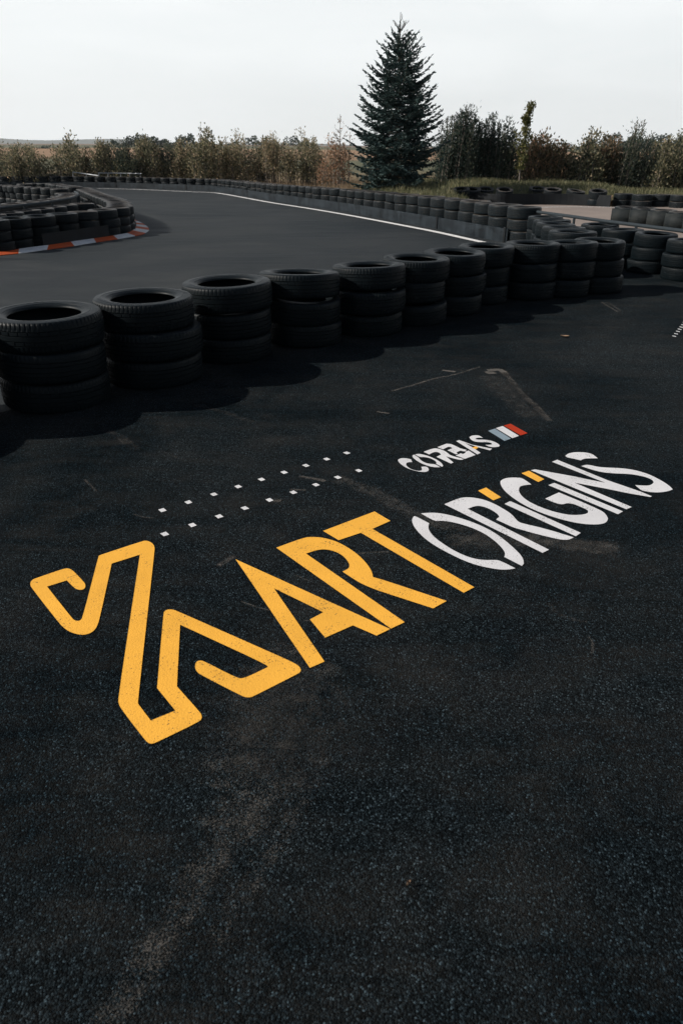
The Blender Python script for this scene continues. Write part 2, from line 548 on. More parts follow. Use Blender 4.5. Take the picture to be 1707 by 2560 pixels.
# farm land out to the skyline
def field_z(x, y):
    if y < 45: return zg(y) - 0.06
    side = 1.0 / (1.0 + math.exp((x - 0.02 * y) / (0.08 * y + 4)))
    k = min(max((y - 60) / 640.0, 0), 1)
    top = 3.6 + 3.4 * side
    z = -0.26 + (top + 0.26) * (k * k * (3 - 2 * k))
    if y > 750: z -= (y - 750) * 0.02
    return z
ys = [-30, -10, 0, 6, 12, 20, 30, 40, 45] + [50 * 1.09 ** i for i in range(36)] + [1300, 1800, 2600]
v, f = [], []
NX = 41
for y in ys:
    wdt = 40 + max(y, 0) * 1.4
    for i in range(NX):
        x = (i / (NX - 1) * 2 - 1) * wdt
        v.append((x, y, field_z(x, y)))
for j in range(len(ys) - 1):
    for i in range(NX - 1):
        f.append((j * NX + i, j * NX + i + 1, (j + 1) * NX + i + 1, (j + 1) * NX + i))
tag(put('field', mesh('field', v, f, True), M['field']), kind='structure')
# pale hills on the skyline
v, f = [], []
n = 60
for i in range(n + 1):
    u = i / n
    x = -4200 + u * 6200
    hgt = 30 + 62 * math.exp(-((u - 0.20) / 0.24) ** 2) + 14 * math.sin(u * 17) * math.exp(-u * 2) + 9 * math.sin(u * 41)
    v += [(x, 4000, -40), (x, 4060, max(hgt, 6)), (x, 4700, -40)]
for i in range(n):
    a = i * 3
    f += [(a, a + 3, a + 4, a + 1), (a + 1, a + 4, a + 5, a + 2)]
tag(put('hills', mesh('hills', v, f, True), M['hill']), kind='structure')

b_out = offset_path(BELT, 0.75)
track_poly = [(-45, -8), (16, -8), (16, 30)] + [(p.x, p.y) for p in reversed(GBELT)] + [(p.x, p.y) for p in reversed([q for q in b_out if q.y > 17.5])] + [(-45, b_out[0].y)]
sheet('track', track_poly, M['track'], 0.0)
fl = [(p[0], p[1]) for p in FRONT]
pad = [(-14, -7), (-8.5, -1.6)] + fl + [(s7[0] + 2.0, s7[1] + 2.2), (5.4, 13.2), (14, 11.5), (14, -7)]
sheet('paddock', pad, M['paddock'], 0.004)
rl = [(p.x + .12, p.y + .25) for p in RAIL]
pale_poly = rl + [(13.5, rl[-1][1]), (15.5, 28)] + [(p.x, p.y - .05) for p in reversed(GBELT)]
sheet('side_track', pale_poly, M['pale'], 0.006)

ln = strip_poly(LINE, 0.08)
o = sheet('painted_line', ln, M['line'], 0.009, kind=None)
tag(o, 'long thin white line along the outer edge of the bend', 'painted line')
sl = smooth_path(row_world([(1225, 527), (1290, 522.5), (1340, 519.6), (1400, 518), (1470, 518), (1560, 519.5)], 0), 4)
o = sheet('painted_line', strip_poly(sl, 0.06), M['line'], 0.011, kind=None)
tag(o, 'white line on the pale side track before the belted tyres', 'painted line')
il = smooth_path(row_world([(-30, 503.5), (0, 505), (26, 506.3)], 0), 4)
o = sheet('painted_line', strip_poly(il, 0.07), M['line'], 0.009, kind=None)
tag(o, 'short white line inside the left tyre island', 'painted line')

# kerb: alternating red and white painted blocks, a low real step
v, f, mi = [], [], []
ko = resample(KERB_OUT, 0.105); ki = offset_path(ko, 0.31)
ki = ki[3:] + [ki[-1]] * 3                                   # blocks slant against the running direction
for a, b in zip(ko, ki):
    z = zg(a.y)
    v += [(a.x, a.y, z + 0.001), (a.x, a.y, z + 0.012), (b.x, b.y, z + 0.035), (b.x, b.y, z + 0.001)]
for i in range(len(ko) - 1):
    for k in range(3):
        f.append((i * 4 + k, i * 4 + 4 + k, i * 4 + 5 + k, i * 4 + 1 + k))
        mi.append((i // 6 + 1) % 2)
me = mesh('kerb', v, f)
o = put('kerb', me, [M['kerbwhite'], M['kerbred']])
me.polygons.foreach_set('material_index', mi)
bm = bmesh.new(); bm.from_mesh(me); bmesh.ops.recalc_face_normals(bm, faces=bm.faces[:])
if sum(q.normal.z for q in bm.faces) < 0: bmesh.ops.reverse_faces(bm, faces=bm.faces[:])
bm.to_mesh(me); bm.free()
tag(o, kind='structure')

# ------------------------------------------------------------------ painted lettering, traced and laid on the asphalt
def soften(pts, it=2):
    """round the gentle corners of an outline, keep the sharp ones"""
    pts = [Vector((p[0], p[1])) for p in pts]
    for _ in range(it):
        out = []
        n = len(pts)
        for i in range(n):
            a, p, b = pts[i - 1], pts[i], pts[(i + 1) % n]
            u, w = p - a, b - p
            if u.length < 1e-6 or w.length < 1e-6: continue
            ang = abs(u.angle(w))
            if ang < 0.75 and ang > 0.04:
                k = min(0.25, 0.25)
                out += [p - u * k, p + w * k]
            else:
                out.append(p)
        pts = out
    return pts
class Crop:
    def __init__(s, x, y, k): s.x, s.y, s.k = x, y, k
    def __call__(s, pts, curved=True):
        pts = [(s.x + a / s.k, s.y + b / s.k) for a, b in pts]
        return soften(pts) if curved else [Vector(p) for p in pts]
PAINT_Z = 0.0068
def paint_mesh(name, outlines, mat, parent=None):
    v, f = [], []
    for o in outlines:
        w = [at(p.x, p.y, 0) for p in o]
        base = len(v)
        v += [(p.x, p.y, PAINT_Z) for p in w]
        for t in tessellate_polygon([[Vector((p.x, p.y, 0)) for p in w]]):
            a, b, c = [Vector(v[base + i]) for i in t]
            q = tuple(base + i for i in t)
            if (b - a).cross(c - a).z < 0: q = q[::-1]
            f.append(q)
    return put(name, mesh(name, v, f), mat, parent)

k1, k2, c4 = Crop(60, 1330, 3.92), Crop(280, 1500, 3.136), Crop(560, 1240, 2.3758)
cO, cS, cC = Crop(1020, 1180, 4.1263), Crop(1220, 1120, 3.2197), Crop(980, 1040, 4.3556)
K = [(k1, [(575, 580), (545, 580), (515, 572), (490, 552), (425, 488), (232, 548), (470, 850), (495, 877), (530, 888), (560, 880), (580, 855), (735, 252), (742, 244), (755, 238), (1170, 100),
           (1200, 97), (1240, 108), (1272, 132), (1284, 165), (1283, 200)]),
     (k2, [(205, 815), (210, 830), (308, 958), (500, 880), (357, 703), (407, 115), (415, 98), (440, 86), (475, 85), (510, 96), (1340, 465), (1440, 512), (1470, 535), (1482, 560), (1475, 578),
           (1455, 592), (1105, 770), (1080, 777), (1050, 775), (1020, 765), (690, 595), (665, 570), (654, 545), (656, 510), (670, 492), (695, 486), (720, 490), (975, 622), (1035, 630), (1225, 537), (1200, 512),
           (537, 205), (512, 690), (690, 890), (705, 915), (707, 940), (690, 965), (350, 1130), (320, 1140), (295, 1138), (268, 1118), (75, 865), (57, 825), (52, 790), (170, 0)]),
     (k1, [(1140, 235), (865, 322), (745, 870), (725, 930), (700, 972), (660, 1004), (605, 1021), (560, 1022), (500, 1010), (440, 985), (385, 945), (330, 880), (80, 560), (68, 530), (72, 500), (95, 478),
           (120, 468), (380, 378), (430, 368), (465, 378), (495, 400), (590, 500), (606, 525), (608, 550), (598, 570)])]
Kp = []
for cr, pts in K: Kp += [tuple(p) for p in cr(pts, False)]
Kp = soften(Kp, 2)
kart = tag(empty('painted_word', (0, 2.2, PAINT_Z)), 'large orange painted word that starts with an angular looping letter', 'painted word')
def letter(parent, outlines, mat, name='letter', label=None):
    o = paint_mesh(name, outlines, mat)
    o.parent = parent
    o.matrix_parent_inverse = Matrix.Translation(-parent.location)
    if label: o['label'] = label
    return o
letter(kart, [Kp], M['yellow'], label='angular looping letter K like a bent ribbon')
letter(kart, [c4([(70, 384), (985, 799), (905, 838), (765, 777), (600, 850), (510, 742), (590, 699), (297, 556), (597, 992), (510, 1030)], False)], M['yellow'], label='letter A')
letter(kart, [c4([(311, 315), (470, 256), (520, 250), (590, 255), (670, 278), (740, 316), (800, 360), (850, 412), (878, 458), (884, 490), (940, 505), (1320, 632), (1240, 676), (930, 575), (850, 545), (790, 515),
                  (703, 457), (735, 442), (745, 428), (743, 408), (720, 375), (680, 345), (620, 325), (560, 325), (487, 350), (1072, 758), (990, 796)])], M['yellow'], label='letter R')
letter(kart, [c4([(588, 215), (893, 99), (987, 155), (880, 203), (1484, 550), (1421, 583), (812, 226), (680, 270)], False)], M['yellow'], label='letter T')
orig = tag(empty('painted_word', (1.0, 3.0, PAINT_Z)), 'large white painted word with two orange dots above its letters', 'painted word')
letter(orig, [cO([(75, 468), (215, 542), (205, 575), (213, 615), (240, 655), (285, 700), (370, 762), (480, 830), (600, 885), (700, 913), (790, 923), (870, 922), (935, 922), (1103, 1008), (1040, 1020), (960, 1022),
                  (880, 1012), (740, 985), (600, 940), (450, 870), (300, 790), (180, 710), (100, 630), (55, 570), (37, 520), (42, 490), (58, 470)]),
              cO([(130, 440), (220, 432), (320, 436), (450, 462), (600, 508), (740, 562), (860, 622), (960, 690), (1050, 765), (1120, 830), (1165, 880), (1185, 920), (1188, 960), (1168, 983), (988, 890), (998, 860),
                  (985, 825), (950, 780), (880, 715), (780, 645), (660, 590), (540, 550), (420, 523), (330, 515), (270, 520)])], M['white'], label='letter O, split at two corners')
letter(orig, [cO([(370, 345), (520, 283), (590, 272), (680, 277), (790, 300), (900, 347), (1000, 405), (1060, 445), (1100, 490), (1130, 525), (1175, 543), (1420, 600), (1703, 688), (1620, 726), (1300, 648), (1160, 607),
                  (1080, 585), (1010, 552), (905, 505), (915, 490), (937, 478), (930, 460), (905, 435), (850, 400), (780, 370), (700, 358), (610, 392), (1447, 815), (1382, 848)])], M['white'], label='letter R')
i1 = letter(orig, [cS([(128, 460), (175, 437), (742, 694), (700, 720)], False)], M['white'], label='first letter I')
G = [(345, 303), (290, 308), (255, 318), (243, 340), (248, 370), (275, 405), (330, 445), (420, 487), (530, 525), (640, 548), (720, 550), (780, 542), (800, 530), (798, 512), (770, 495), (650, 447), (580, 470), (455, 418),
     (565, 367), (760, 448), (870, 497), (925, 525), (950, 555), (960, 580), (950, 605), (920, 620), (860, 627), (760, 622), (640, 600), (500, 560), (370, 510), (270, 460), (180, 400), (120, 345), (95, 300), (97, 275),
     (120, 258), (160, 248), (230, 247), (275, 252)]
letter(orig, [cS(G)], M['white'], label='letter G')
i2 = letter(orig, [cS([(480, 308), (530, 290), (1080, 520), (1040, 543)], False)], M['white'], label='second letter I')
letter(orig, [cS([(340, 188), (375, 181), (700, 240), (800, 262), (938, 289), (510, 120), (553, 103), (960, 270), (1215, 358), (1312, 398), (1300, 404), (1130, 375), (960, 340), (690, 288), (1150, 485), (1108, 503)], False)], M['white'], label='letter N')
letter(orig, [cS([(617, 72), (640, 53), (690, 42), (760, 42), (820, 52), (850, 68), (878, 92), (830, 92), (780, 93), (755, 100), (742, 108), (680, 94), (630, 84)]),
              cS([(745, 155), (793, 140), (880, 162), (960, 167), (1080, 172), (1180, 187), (1280, 217), (1350, 250), (1420, 290), (1460, 320), (1480, 343), (1440, 358), (1370, 368), (1300, 365), (1240, 354), (1220, 345),
                  (1178, 308), (1240, 312), (1290, 312), (1315, 300), (1328, 285), (1315, 265), (1270, 245), (1200, 228), (1120, 217), (1020, 214), (930, 207), (850, 190)])], M['white'], label='letter S, cut in two')
letter(i1, [cO([(717, 205), (800, 172), (955, 272), (875, 305)], False)], M['yellow'], 'dot', 'orange dot')
letter(i2, [cS([(265, 212), (325, 192), (448, 260), (400, 283)], False)], M['yellow'], 'dot', 'orange dot')
for i in (i1, i2):
    for ch in i.children: ch.matrix_parent_inverse = Matrix.Identity(4)
corb = tag(empty('painted_word', (0.6, 3.7, PAINT_Z)), 'small white stencilled word beside the grey, white and red flag', 'painted word')
letter(corb, [cC([(217, 515), (185, 513), (155, 522), (150, 545), (175, 575), (225, 600), (290, 612), (320, 605), (325, 590), (315, 565), (370, 562), (392, 578), (398, 600), (385, 615), (350, 623), (290, 618), (220, 602),
                  (140, 570), (85, 530), (65, 505), (63, 490), (80, 476), (120, 470), (170, 475), (205, 485)])], M['white'])
letter(corb, [cC([(240, 434), (290, 465), (300, 485), (345, 517), (400, 533), (470, 537), (522, 570), (460, 570), (400, 560), (320, 530), (260, 495), (225, 465), (218, 450), (225, 437)]),
              cC([(247, 430), (285, 423), (330, 430), (400, 450), (470, 480), (520, 510), (548, 540), (552, 558), (540, 565), (478, 533), (480, 515), (460, 495), (410, 470), (350, 458), (300, 460)])], M['white'])
letter(corb, [cC([(340, 402), (440, 365), (490, 364), (550, 383), (600, 410), (632, 443), (780, 480), (745, 495), (585, 452), (665, 518), (638, 530), (480, 457), (530, 432), (515, 412), (480, 402), (445, 407), (402, 430)])], M['white'])
letter(corb, [cC([(490, 350), (590, 313), (640, 317), (700, 343), (735, 362), (810, 382), (785, 398), (740, 388), (698, 408), (712, 425), (690, 428), (600, 385), (652, 362), (635, 349), (608, 347), (550, 375)], False),
              cC([(690, 442), (745, 418), (768, 426), (800, 411), (790, 402), (830, 388), (905, 437), (790, 478)], False)], M['white'])
ca = letter(corb, [cC([(695, 285), (727, 273), (870, 325), (1085, 368), (1060, 386), (925, 350), (900, 342), (790, 305), (875, 354), (960, 413), (925, 430)], False)], M['white'])
d = letter(ca, [cC([(868, 358), (910, 342), (935, 360), (905, 377)], False)], M['yellow'], 'dot', 'small orange dot')
d.matrix_parent_inverse = Matrix.Identity(4)
d.location.z += 0.0015
letter(corb, [cC([(985, 250), (950, 246), (912, 252), (905, 262), (930, 270), (1000, 268), (1080, 280), (1140, 305), (1168, 330), (1160, 345), (1100, 353), (1050, 345), (1010, 325), (1060, 326), (1085, 320), (1075, 305),
                  (1030, 295), (960, 297), (890, 290), (850, 265), (838, 242), (860, 226), (910, 220), (950, 225)])], M['white'])
flag = tag(empty('painted_flag', (1.1, 3.9, PAINT_Z)), 'small painted flag of grey, white and red slanted stripes', 'painted flag')
letter(flag, [cC([(1042, 172), (1118, 148), (1290, 257), (1220, 283)], False)], M['flagblue'], 'stripe', 'grey blue stripe')
letter(flag, [cC([(1125, 143), (1200, 120), (1378, 228), (1305, 252)], False)], M['white'], 'stripe', 'white stripe')
letter(flag, [cC([(1210, 115), (1285, 95), (1470, 198), (1395, 222)], False)], M['flagred'], 'stripe', 'red stripe')

def ordinal(n):
    w = ['', 'first', 'second', 'third', 'fourth', 'fifth', 'sixth', 'seventh', 'eighth', 'ninth', 'tenth']
    if n <= 10: return w[n]
    return '%d%s' % (n, 'th' if 10 < n % 100 < 14 else {1: 'st', 2: 'nd', 3: 'rd'}.get(n % 10, 'th'))
c6 = Crop(380, 1100, 2.8)
rowA = [(76, 499), (258, 443.5), (434.5, 388), (605, 334), (768, 283.5), (925, 234), (1077, 186), (1222, 141), (1362.5, 98)]
rowB = [(92, 667), (285.5, 603.5), (471.5, 543), (651, 485), (823.5, 428), (989, 374.5), (1148, 321), (1301, 269), (1446, 221.5)]
ux, vx = Vector((math.cos(R(38.5)), math.sin(R(38.5)), 0)), Vector((math.cos(R(129)), math.sin(R(129)), 0))
for nm, rr in (('farther', rowA), ('nearer', rowB)):
    for i, q in enumerate(rr):
        p = c6([q], False)[0]
        p = at(p.x, p.y, 0)
        a, b = ux * 0.0135, vx * 0.0165
        j = lambda: Vector((random.uniform(-.001, .001), random.uniform(-.001, .001), 0))
        me = mesh('painted_square', [p + s * a + t * b + j() + Vector((0, 0, PAINT_Z)) for s, t in ((-1, -1), (1, -1), (1, 1), (-1, 1))], [(0, 1, 2, 3)])
        o = put('painted_square', me, M['white'])
        tag(o, 'small white square, %s from the left in the %s row of squares' % (ordinal(i + 1), nm), 'painted square', 'white squares painted in two rows')
cD = Crop(1600, 780, 14.65)
for i, (x, y) in enumerate([(1223, 910), (1290, 823), (1360, 735), (1422, 655), (1485, 577), (1548, 497), (1608, 415), (1668, 335)]):
    o = paint_mesh('painted_dash', [cD([(x - 68, y - 25), (x + 74, y + 2), (x + 67, y + 28), (x - 68, y - 2)], False)], M['white'])
    tag(o, 'short white dash near the right frame edge, %s from its near end' % ordinal(i + 1), 'painted dash', 'short white dashes in a slanted row')

# ------------------------------------------------------------------ tyres
HALF = [(.3200, 0.0), (.3200, .0135), (.3125, .0150), (.3125, .0200), (.3197, .0215), (.3192, .0400), (.3115, .0415), (.3115, .0470), (.3186, .0485), (.3178, .0640), (.3160, .0790), (.3115, .0895),
        (.3030, .0958), (.2985, .0968), (.2800, .0990), (.2640, .1000), (.2620, .0985), (.2580, .0985), (.2560, .0997), (.2440, .0985), (.2300, .0950), (.2280, .0925), (.2180, .0895), (.2080, .0830), (.2035, .0760), (.2030, .0720),
        (.2080, .0690), (.2200, .0700), (.2400, .0790), (.2650, .0810), (.2900, .0720), (.3050, .0500), (.3080, 0.0)]
PROF = HALF[:-1] + [HALF[-1]] + [(r, -z) for r, z in reversed(HALF[1:-1])]
def tyre_mesh(name, seg, sipes, worn=0.0, seed=0):
    rr = random.Random(seed)
    n = len(PROF)
    v, f = [], []
    ph = rr.random() * 9
    for i in range(seg):
        an = 2 * PI * i / seg
        c, s = math.cos(an), math.sin(an)
        for (r, z) in PROF:
            if sipes and r > .292 and .050 < abs(z) < .0955:
                if i % 7 < 2: r -= .0048 * (1 - worn)
            if sipes and r > .3185 and .021 < abs(z) < .041 and i % 14 in ((2, 3) if z > 0 else (9, 10)): r -= .004 * (1 - worn)
            if sipes and .262 < r < .2805 and abs(z) > .09 and math.sin(an * 2 + ph) > .55 and (i // 4) % 3: z += math.copysign(.0014, z)   # raised marks on the sidewall
            k = 1 + .004 * math.sin(2 * an + ph)
            v.append((r * c * k, r * s * k, z))
    for i in range(seg):
        for j in range(n):
            a = i * n + j; b = i * n + (j + 1) % n
            c_ = ((i + 1) % seg) * n + (j + 1) % n; d = ((i + 1) % seg) * n + j
            f.append((a, d, c_, b))
    me = mesh(name, v, f, True)
    bm = bmesh.new(); bm.from_mesh(me)
    for e in bm.edges:
        if len(e.link_faces) == 2 and e.calc_face_angle(0) > 0.6: e.smooth = False
    bm.to_mesh(me); bm.free()
    return me
TY_HI = [tyre_mesh('tyre', 504, True, w, i) for i, w in enumerate((0, .25, .5))]
TY_LO = tyre_mesh('tyre', 48, False)
for m_ in TY_HI: m_.materials.append(M['rubber'])
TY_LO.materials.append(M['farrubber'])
HID_V, HID_F = [], []
LOW_PROF = [(.318, .05), (.31, .08), (.28, .1), (.23, .095), (.205, .08), (.205, -.08), (.23, -.095), (.28, -.1), (.31, -.08), (.318, -.05)]
N_TYRE = 0
def tyre(x, y, z, D, w, me, label, group, tilt=0.02):
    global N_TYRE
    o = bpy.data.objects.new('tyre', me)
    COL.objects.link(o)
    o.location = (x, y, z)
    o.rotation_euler = (random.gauss(0, tilt), random.gauss(0, tilt), random.uniform(0, 2 * PI))
    o.scale = (D / .64, D / .64, w / .2)
    tag(o, label, 'tyre', group)
    N_TYRE += 1
    return o
def hidden(x, y, z, D, w):
    b = len(HID_V); n = len(LOW_PROF); sg = 20
    for i in range(sg):
        a = 2 * PI * i / sg
        for r, q in LOW_PROF: HID_V.append((x + r * D / .64 * math.cos(a), y + r * D / .64 * math.sin(a), z + q * w / .2))
    for i in range(sg):
        for j in range(n):
            HID_F.append((b + i * n + j, b + ((i + 1) % sg) * n + j, b + ((i + 1) % sg) * n + (j + 1) % n, b + i * n + (j + 1) % n))
LV = {3: ['at the bottom of', 'in the middle of', 'on top of'], 2: ['at the bottom of', 'on top of'], 1: ['lying as']}
def stack(x, y, zbase, h, D, n, where, group, hi=False, shown=None, jitter=.02, word='black tyre', mesh_=None, lean=0):
    w = h / n
    for k in range(n):
        jx, jy = random.gauss(0, jitter), random.gauss(0, jitter)
        z = zbase + (k + .5) * w
        d = D * random.uniform(.95, 1.0)
        if shown is not None and k not in shown:
            hidden(x, y, z, D * .97, w * .985)
            continue
        me = mesh_ or (random.choice(TY_HI) if hi else TY_LO)
        o = tyre(x + jx, y + jy, z, d, w * .985, me, '%s %s %s' % (word, LV[n][k], where), group, .022 if hi else .014)
        if lean and k == n - 1:
            o.rotation_euler = (lean * random.uniform(.6, 1.25), random.gauss(0, .06), 0)
            o.location.z += .03

for i, (x, y, zt, D) in enumerate(FRONT):
    stack(x, y, 0.002, zt, D, 3, 'the %s stack from the left in the near row' % ordinal(i + 1), 'tyres of the near row of stacks', hi=True, jitter=.014)

for k in (1, 2, 3):                                         # the row goes on beyond the left frame edge and shades the ground
    stack(FRONT[0][0] - .60 * k, FRONT[0][1] - .50 * k, 0.002, .60, .73, 3, 'the %s stack beyond the left frame edge' % ordinal(k), 'tyres of the near row of stacks', hi=True, jitter=.014)

# stacks that carry the barrier round to the right frame edge
RS = [(1364, 541, .58, .57), (1377, 549, .58, .58), (1391, 557.5, .58, .59), (1413, 567, .58, .61), (1434, 577.5, .58, .63)]
for i, (px, py, zt, D) in enumerate(RS):
    p = at(px, py, zt)
    stack(p.x, p.y, 0.002, zt, D, 3, 'the %s stack right of the barrier end' % ordinal(i + 1), 'tyres of the short row at the barrier end', hi=True, shown=(1, 2), jitter=.012)
for i, (px, py, zt, D) in enumerate([(1496.6, 560, .52, .57), (1559, 572.5, .515, .58), (1636, 582.5, .515, .58), (1722, 598, .50, .58)]):
    p = at(px, py, zt)
    stack(p.x, p.y, 0.002, zt, D, 3, 'the %s stack beside the right rail, from the left' % ordinal(i + 1), 'tyres of the right hand stacks', hi=True, jitter=.018)

# long barrier round the outside of the bend, behind the white line
cb = offset_path(BELT, 0.36)
cbs = resample(list(reversed(cb)), 0.675, 0.02)
for i, p in enumerate(cbs):
    h = .62 - .11 * min(max((p.y - 18) / 14, 0), 1)
    if abs(p.x) > 0.49 * (p.y + 3): 
        continue
    where = 'the %s long barrier stack from its right end' % ordinal(i + 1)
    if i == 0: sh = (0, 1, 2)
    elif p.y < 24: sh = (1, 2)
    else: sh = (1, 2)
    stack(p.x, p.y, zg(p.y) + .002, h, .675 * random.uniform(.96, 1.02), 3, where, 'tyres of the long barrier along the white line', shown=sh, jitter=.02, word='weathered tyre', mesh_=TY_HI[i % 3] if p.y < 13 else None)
# tyre island on the left, its outer ring behind the kerb
ring_px = [(-25, 551), (8, 546), (74, 540.6), (153, 533), (208, 528), (256, 523.6), (284, 519.5), (298, 515.2), (302, 510), (296, 504), (285, 499), (272, 494.5), (258, 489.6), (245, 485), (233, 480.5), (222, 476),
           (212, 472), (200, 468)]
ring = resample(smooth_path(row_world(ring_px, .50), 8), .585, .05)
ring_pts = ring
for i, p in enumerate(ring):
    front = p.y < 14.6
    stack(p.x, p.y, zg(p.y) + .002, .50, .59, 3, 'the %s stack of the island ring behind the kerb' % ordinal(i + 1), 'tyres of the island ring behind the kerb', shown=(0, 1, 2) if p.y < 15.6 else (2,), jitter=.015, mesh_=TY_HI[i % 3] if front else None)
def inner(px, ht, name, group, shown=(2,), word='weathered tyre', D=.59, n=3, step=.6):
    for i, p in enumerate(resample(smooth_path(row_world(px, ht), 8), step, .03)):
        stack(p.x, p.y, zg(p.y) + .002, ht, D, n, 'the %s stack of %s' % (ordinal(i + 1), name), group, shown=shown, jitter=.02, word=word)
inner([(-30, 536), (20, 530.5), (78, 523.5), (140, 515.5), (185, 510), (222, 506.5)], .48, 'the island row before the curved rail', 'tyres of the island row before the rail')
irail = smooth_path(row_world([(-40, 526.5), (0, 520.8), (65, 513), (108, 508), (152, 501), (181, 495.5), (195, 489), (196, 484.5), (188, 480)], .55), 6)
inner([(-20, 517), (11, 513.5), (43, 508), (84.6, 503.5), (121, 498.5), (150, 494.5), (168, 489.5), (172, 485), (162, 481.5)], .50, 'the island row behind the curved rail', 'tyres of the island row behind the rail')
inner([(-14, 462), (7.6, 462.8), (28, 463.8), (56, 466.4), (84.6, 468), (106, 469.6), (119, 470.4), (136, 471), (156, 472)], .57, 'the row above the inner belt', 'tyres of the island row above the inner belt', shown=(1, 2), step=.62)
inner([(60, 459.5), (85, 458), (112, 458.3), (140, 460), (165, 463), (186, 467)], .55, 'the rearmost island row', 'tyres of the rearmost island row')
inner([(66, 437.5), (110, 435.3), (150, 434), (190, 434.5), (236, 432)], .50, 'the far row by the steel railings', 'tyres of the far row by the railings', step=.75, n=3)
# side track: stacks wrapped in belts
for i, (px, py) in enumerate([(1126, 494), (1138, 489), (1157, 482.5), (1182, 481), (1215.6, 478.5), (1257.7, 481.4), (1293, 476.5), (1344, 478.5), (1391.7, 483), (1445, 483), (1498, 486)]):
    p = at(px, py, .36)
    g = min(GBELT, key=lambda q: (q - p).length)
    stack(p.x, max(p.y, g.y + .36), zg(p.y) + .002, .43 + random.uniform(-.015, .02), .62, 2, 'the %s stack behind the long black belt' % ordinal(i + 1), 'tyres behind the long black belt', shown=(1,), jitter=.03, lean=.2)
for i, (px, py) in enumerate([(1557, 484.5), (1606, 487), (1655, 486.5), (1702, 488.5)]):
    p = at(px, py, .36)
    stack(p.x, p.y, zg(p.y) + .002, .37, .64, 2, 'the %s stack right of the leaning wooden stake' % ordinal(i + 1), 'tyres right of the wooden stake', jitter=.02)
WR = []
for i, (px, py) in enumerate([(1566, 517), (1611, 519.5), (1658, 524), (1704, 529), (1752, 536)]):
    p = at(px, py, .37)
    WR.append(p)
    stack(p.x, p.y, zg(p.y) + .002, .37, .60, 2, 'the %s stack wrapped in a grey belt' % ordinal(i + 1), 'tyres wrapped in grey belts', shown=(1,), jitter=.01)
if HID_V:
    o = put('tyres', mesh('tyres', HID_V, HID_F, True), M['farrubber'])
    tag(o, 'lower tyres of the far stacks, mostly hidden behind rubber belts', 'tyres', kind='stuff')

# ------------------------------------------------------------------ rubber belts and rails
bl = tag(put('rubber_belt', mesh('rubber_belt', *wall_vf(BELT, -.01, .245, .012)), M['belt']), 'long scuffed grey rubber belt around the foot of the outer barrier', 'rubber belt')
def joint(parent, px, py, z0, z1, wd=.045):
    p = at(px, py, 0)
    i = min(range(1, len(BELT) - 1), key=lambda k: (BELT[k] - p).length)
    t = (BELT[i + 1] - BELT[i - 1]).normalized()
    q = BELT[i]
    v, f = box_vf((q.x + t.y * .012, q.y - t.x * .012, zg(q.y) + (z0 + z1) / 2), (wd, .02, z1 - z0), math.atan2(t.y, t.x))
    put('joint_strip', mesh('joint_strip', v, f), M['blackbelt'], parent)
joint(bl, 1090.5, 572, 0, .26)
joint(bl, 460, 475, 0, .26, .09)
joint(bl, 1265, 606, 0, .27, .07)
joint(bl, 290, 469, 0, .26, .09)
gb = tag(put('rubber_belt', mesh('rubber_belt', *wall_vf(GBELT, -.01, .35, .014)), M['blackbelt']), 'long black rubber belt before the tyres of the side track', 'rubber belt')
for i, p in enumerate(WR):
    arc = [Vector((p.x + .325 * math.cos(a), p.y + .325 * math.sin(a), zg(p.y))) for a in np.linspace(R(150), R(395), 22)]
    o = put('rubber_belt', mesh('rubber_belt', *wall_vf(arc, 0.0, .335, .01), True), M['greybelt'])
    tag(o, 'stiff grey rubber belt wrapped round the %s stack of the right row' % ordinal(i + 1), 'rubber belt', 'grey belts wrapped round single stacks')
# island belts
ib = [Vector((p.x, p.y, zg(p.y))) for p in irail]
r_ = tag(empty('guard_rail', ib[0]), 'curved blue grey rail over a dark belt inside the left island', 'guard rail')
def under(name, vf, mat, par, smooth=False):
    o = put(name, mesh(name, *vf, smooth), mat, par)
    o.matrix_parent_inverse = Matrix.Translation(-par.location)
    return o
under('rail', tube_vf([p + Vector((0, 0, .555)) for p in ib], .028, 8), M['rail'], r_, True)
under('rubber_belt', wall_vf(offset_path(ib, .05), -.005, .52, .012), M['blackbelt'], r_)
for p in resample(ib, 1.3, .3): under('post', tube_vf([p, p + Vector((0, 0, .53))], .022, 6), M['rail'], r_)
ibf = smooth_path(row_world([(-30, 499), (0, 497.5), (30, 494.5), (70, 492.5), (105, 491), (130, 490)], 0), 5)
tag(put('rubber_belt', mesh('rubber_belt', *wall_vf(ibf, -.01, .29, .012)), M['belt']), 'scuffed grey belt under the tyres inside the left island', 'rubber belt')
# belt on the island front, under the third to fifth stack
arc = []
for p in [q for q in ring_pts if q.y < 13.9]:
    arc.append(Vector((p.x, p.y, 0)))
fb = [p for p in offset_path(smooth_path([Vector((p.x, p.y, 0)) for p in ring_pts[:14]], 4), -.312) if at(112, 620, 0).x - .1 < p.x and p.y < 15.0]
tag(put('rubber_belt', mesh('rubber_belt', *wall_vf(fb, 0, .215, .012)), M['blackbelt']), 'smooth black belt over the lowest island tyres above the kerb', 'rubber belt')
# right hand rail
rr_ = tag(empty('guard_rail', (RAIL[0].x, RAIL[0].y, zg(RAIL[0].y))), 'straight blue grey rail running behind the tyres to the right edge', 'guard rail')
under('rail', tube_vf(RAIL, .026, 8), M['rail'], rr_, True)
for p in resample(RAIL, 1.6, .4): under('post', tube_vf([Vector((p.x, p.y, zg(p.y))), p], .022, 6), M['rail'], rr_)
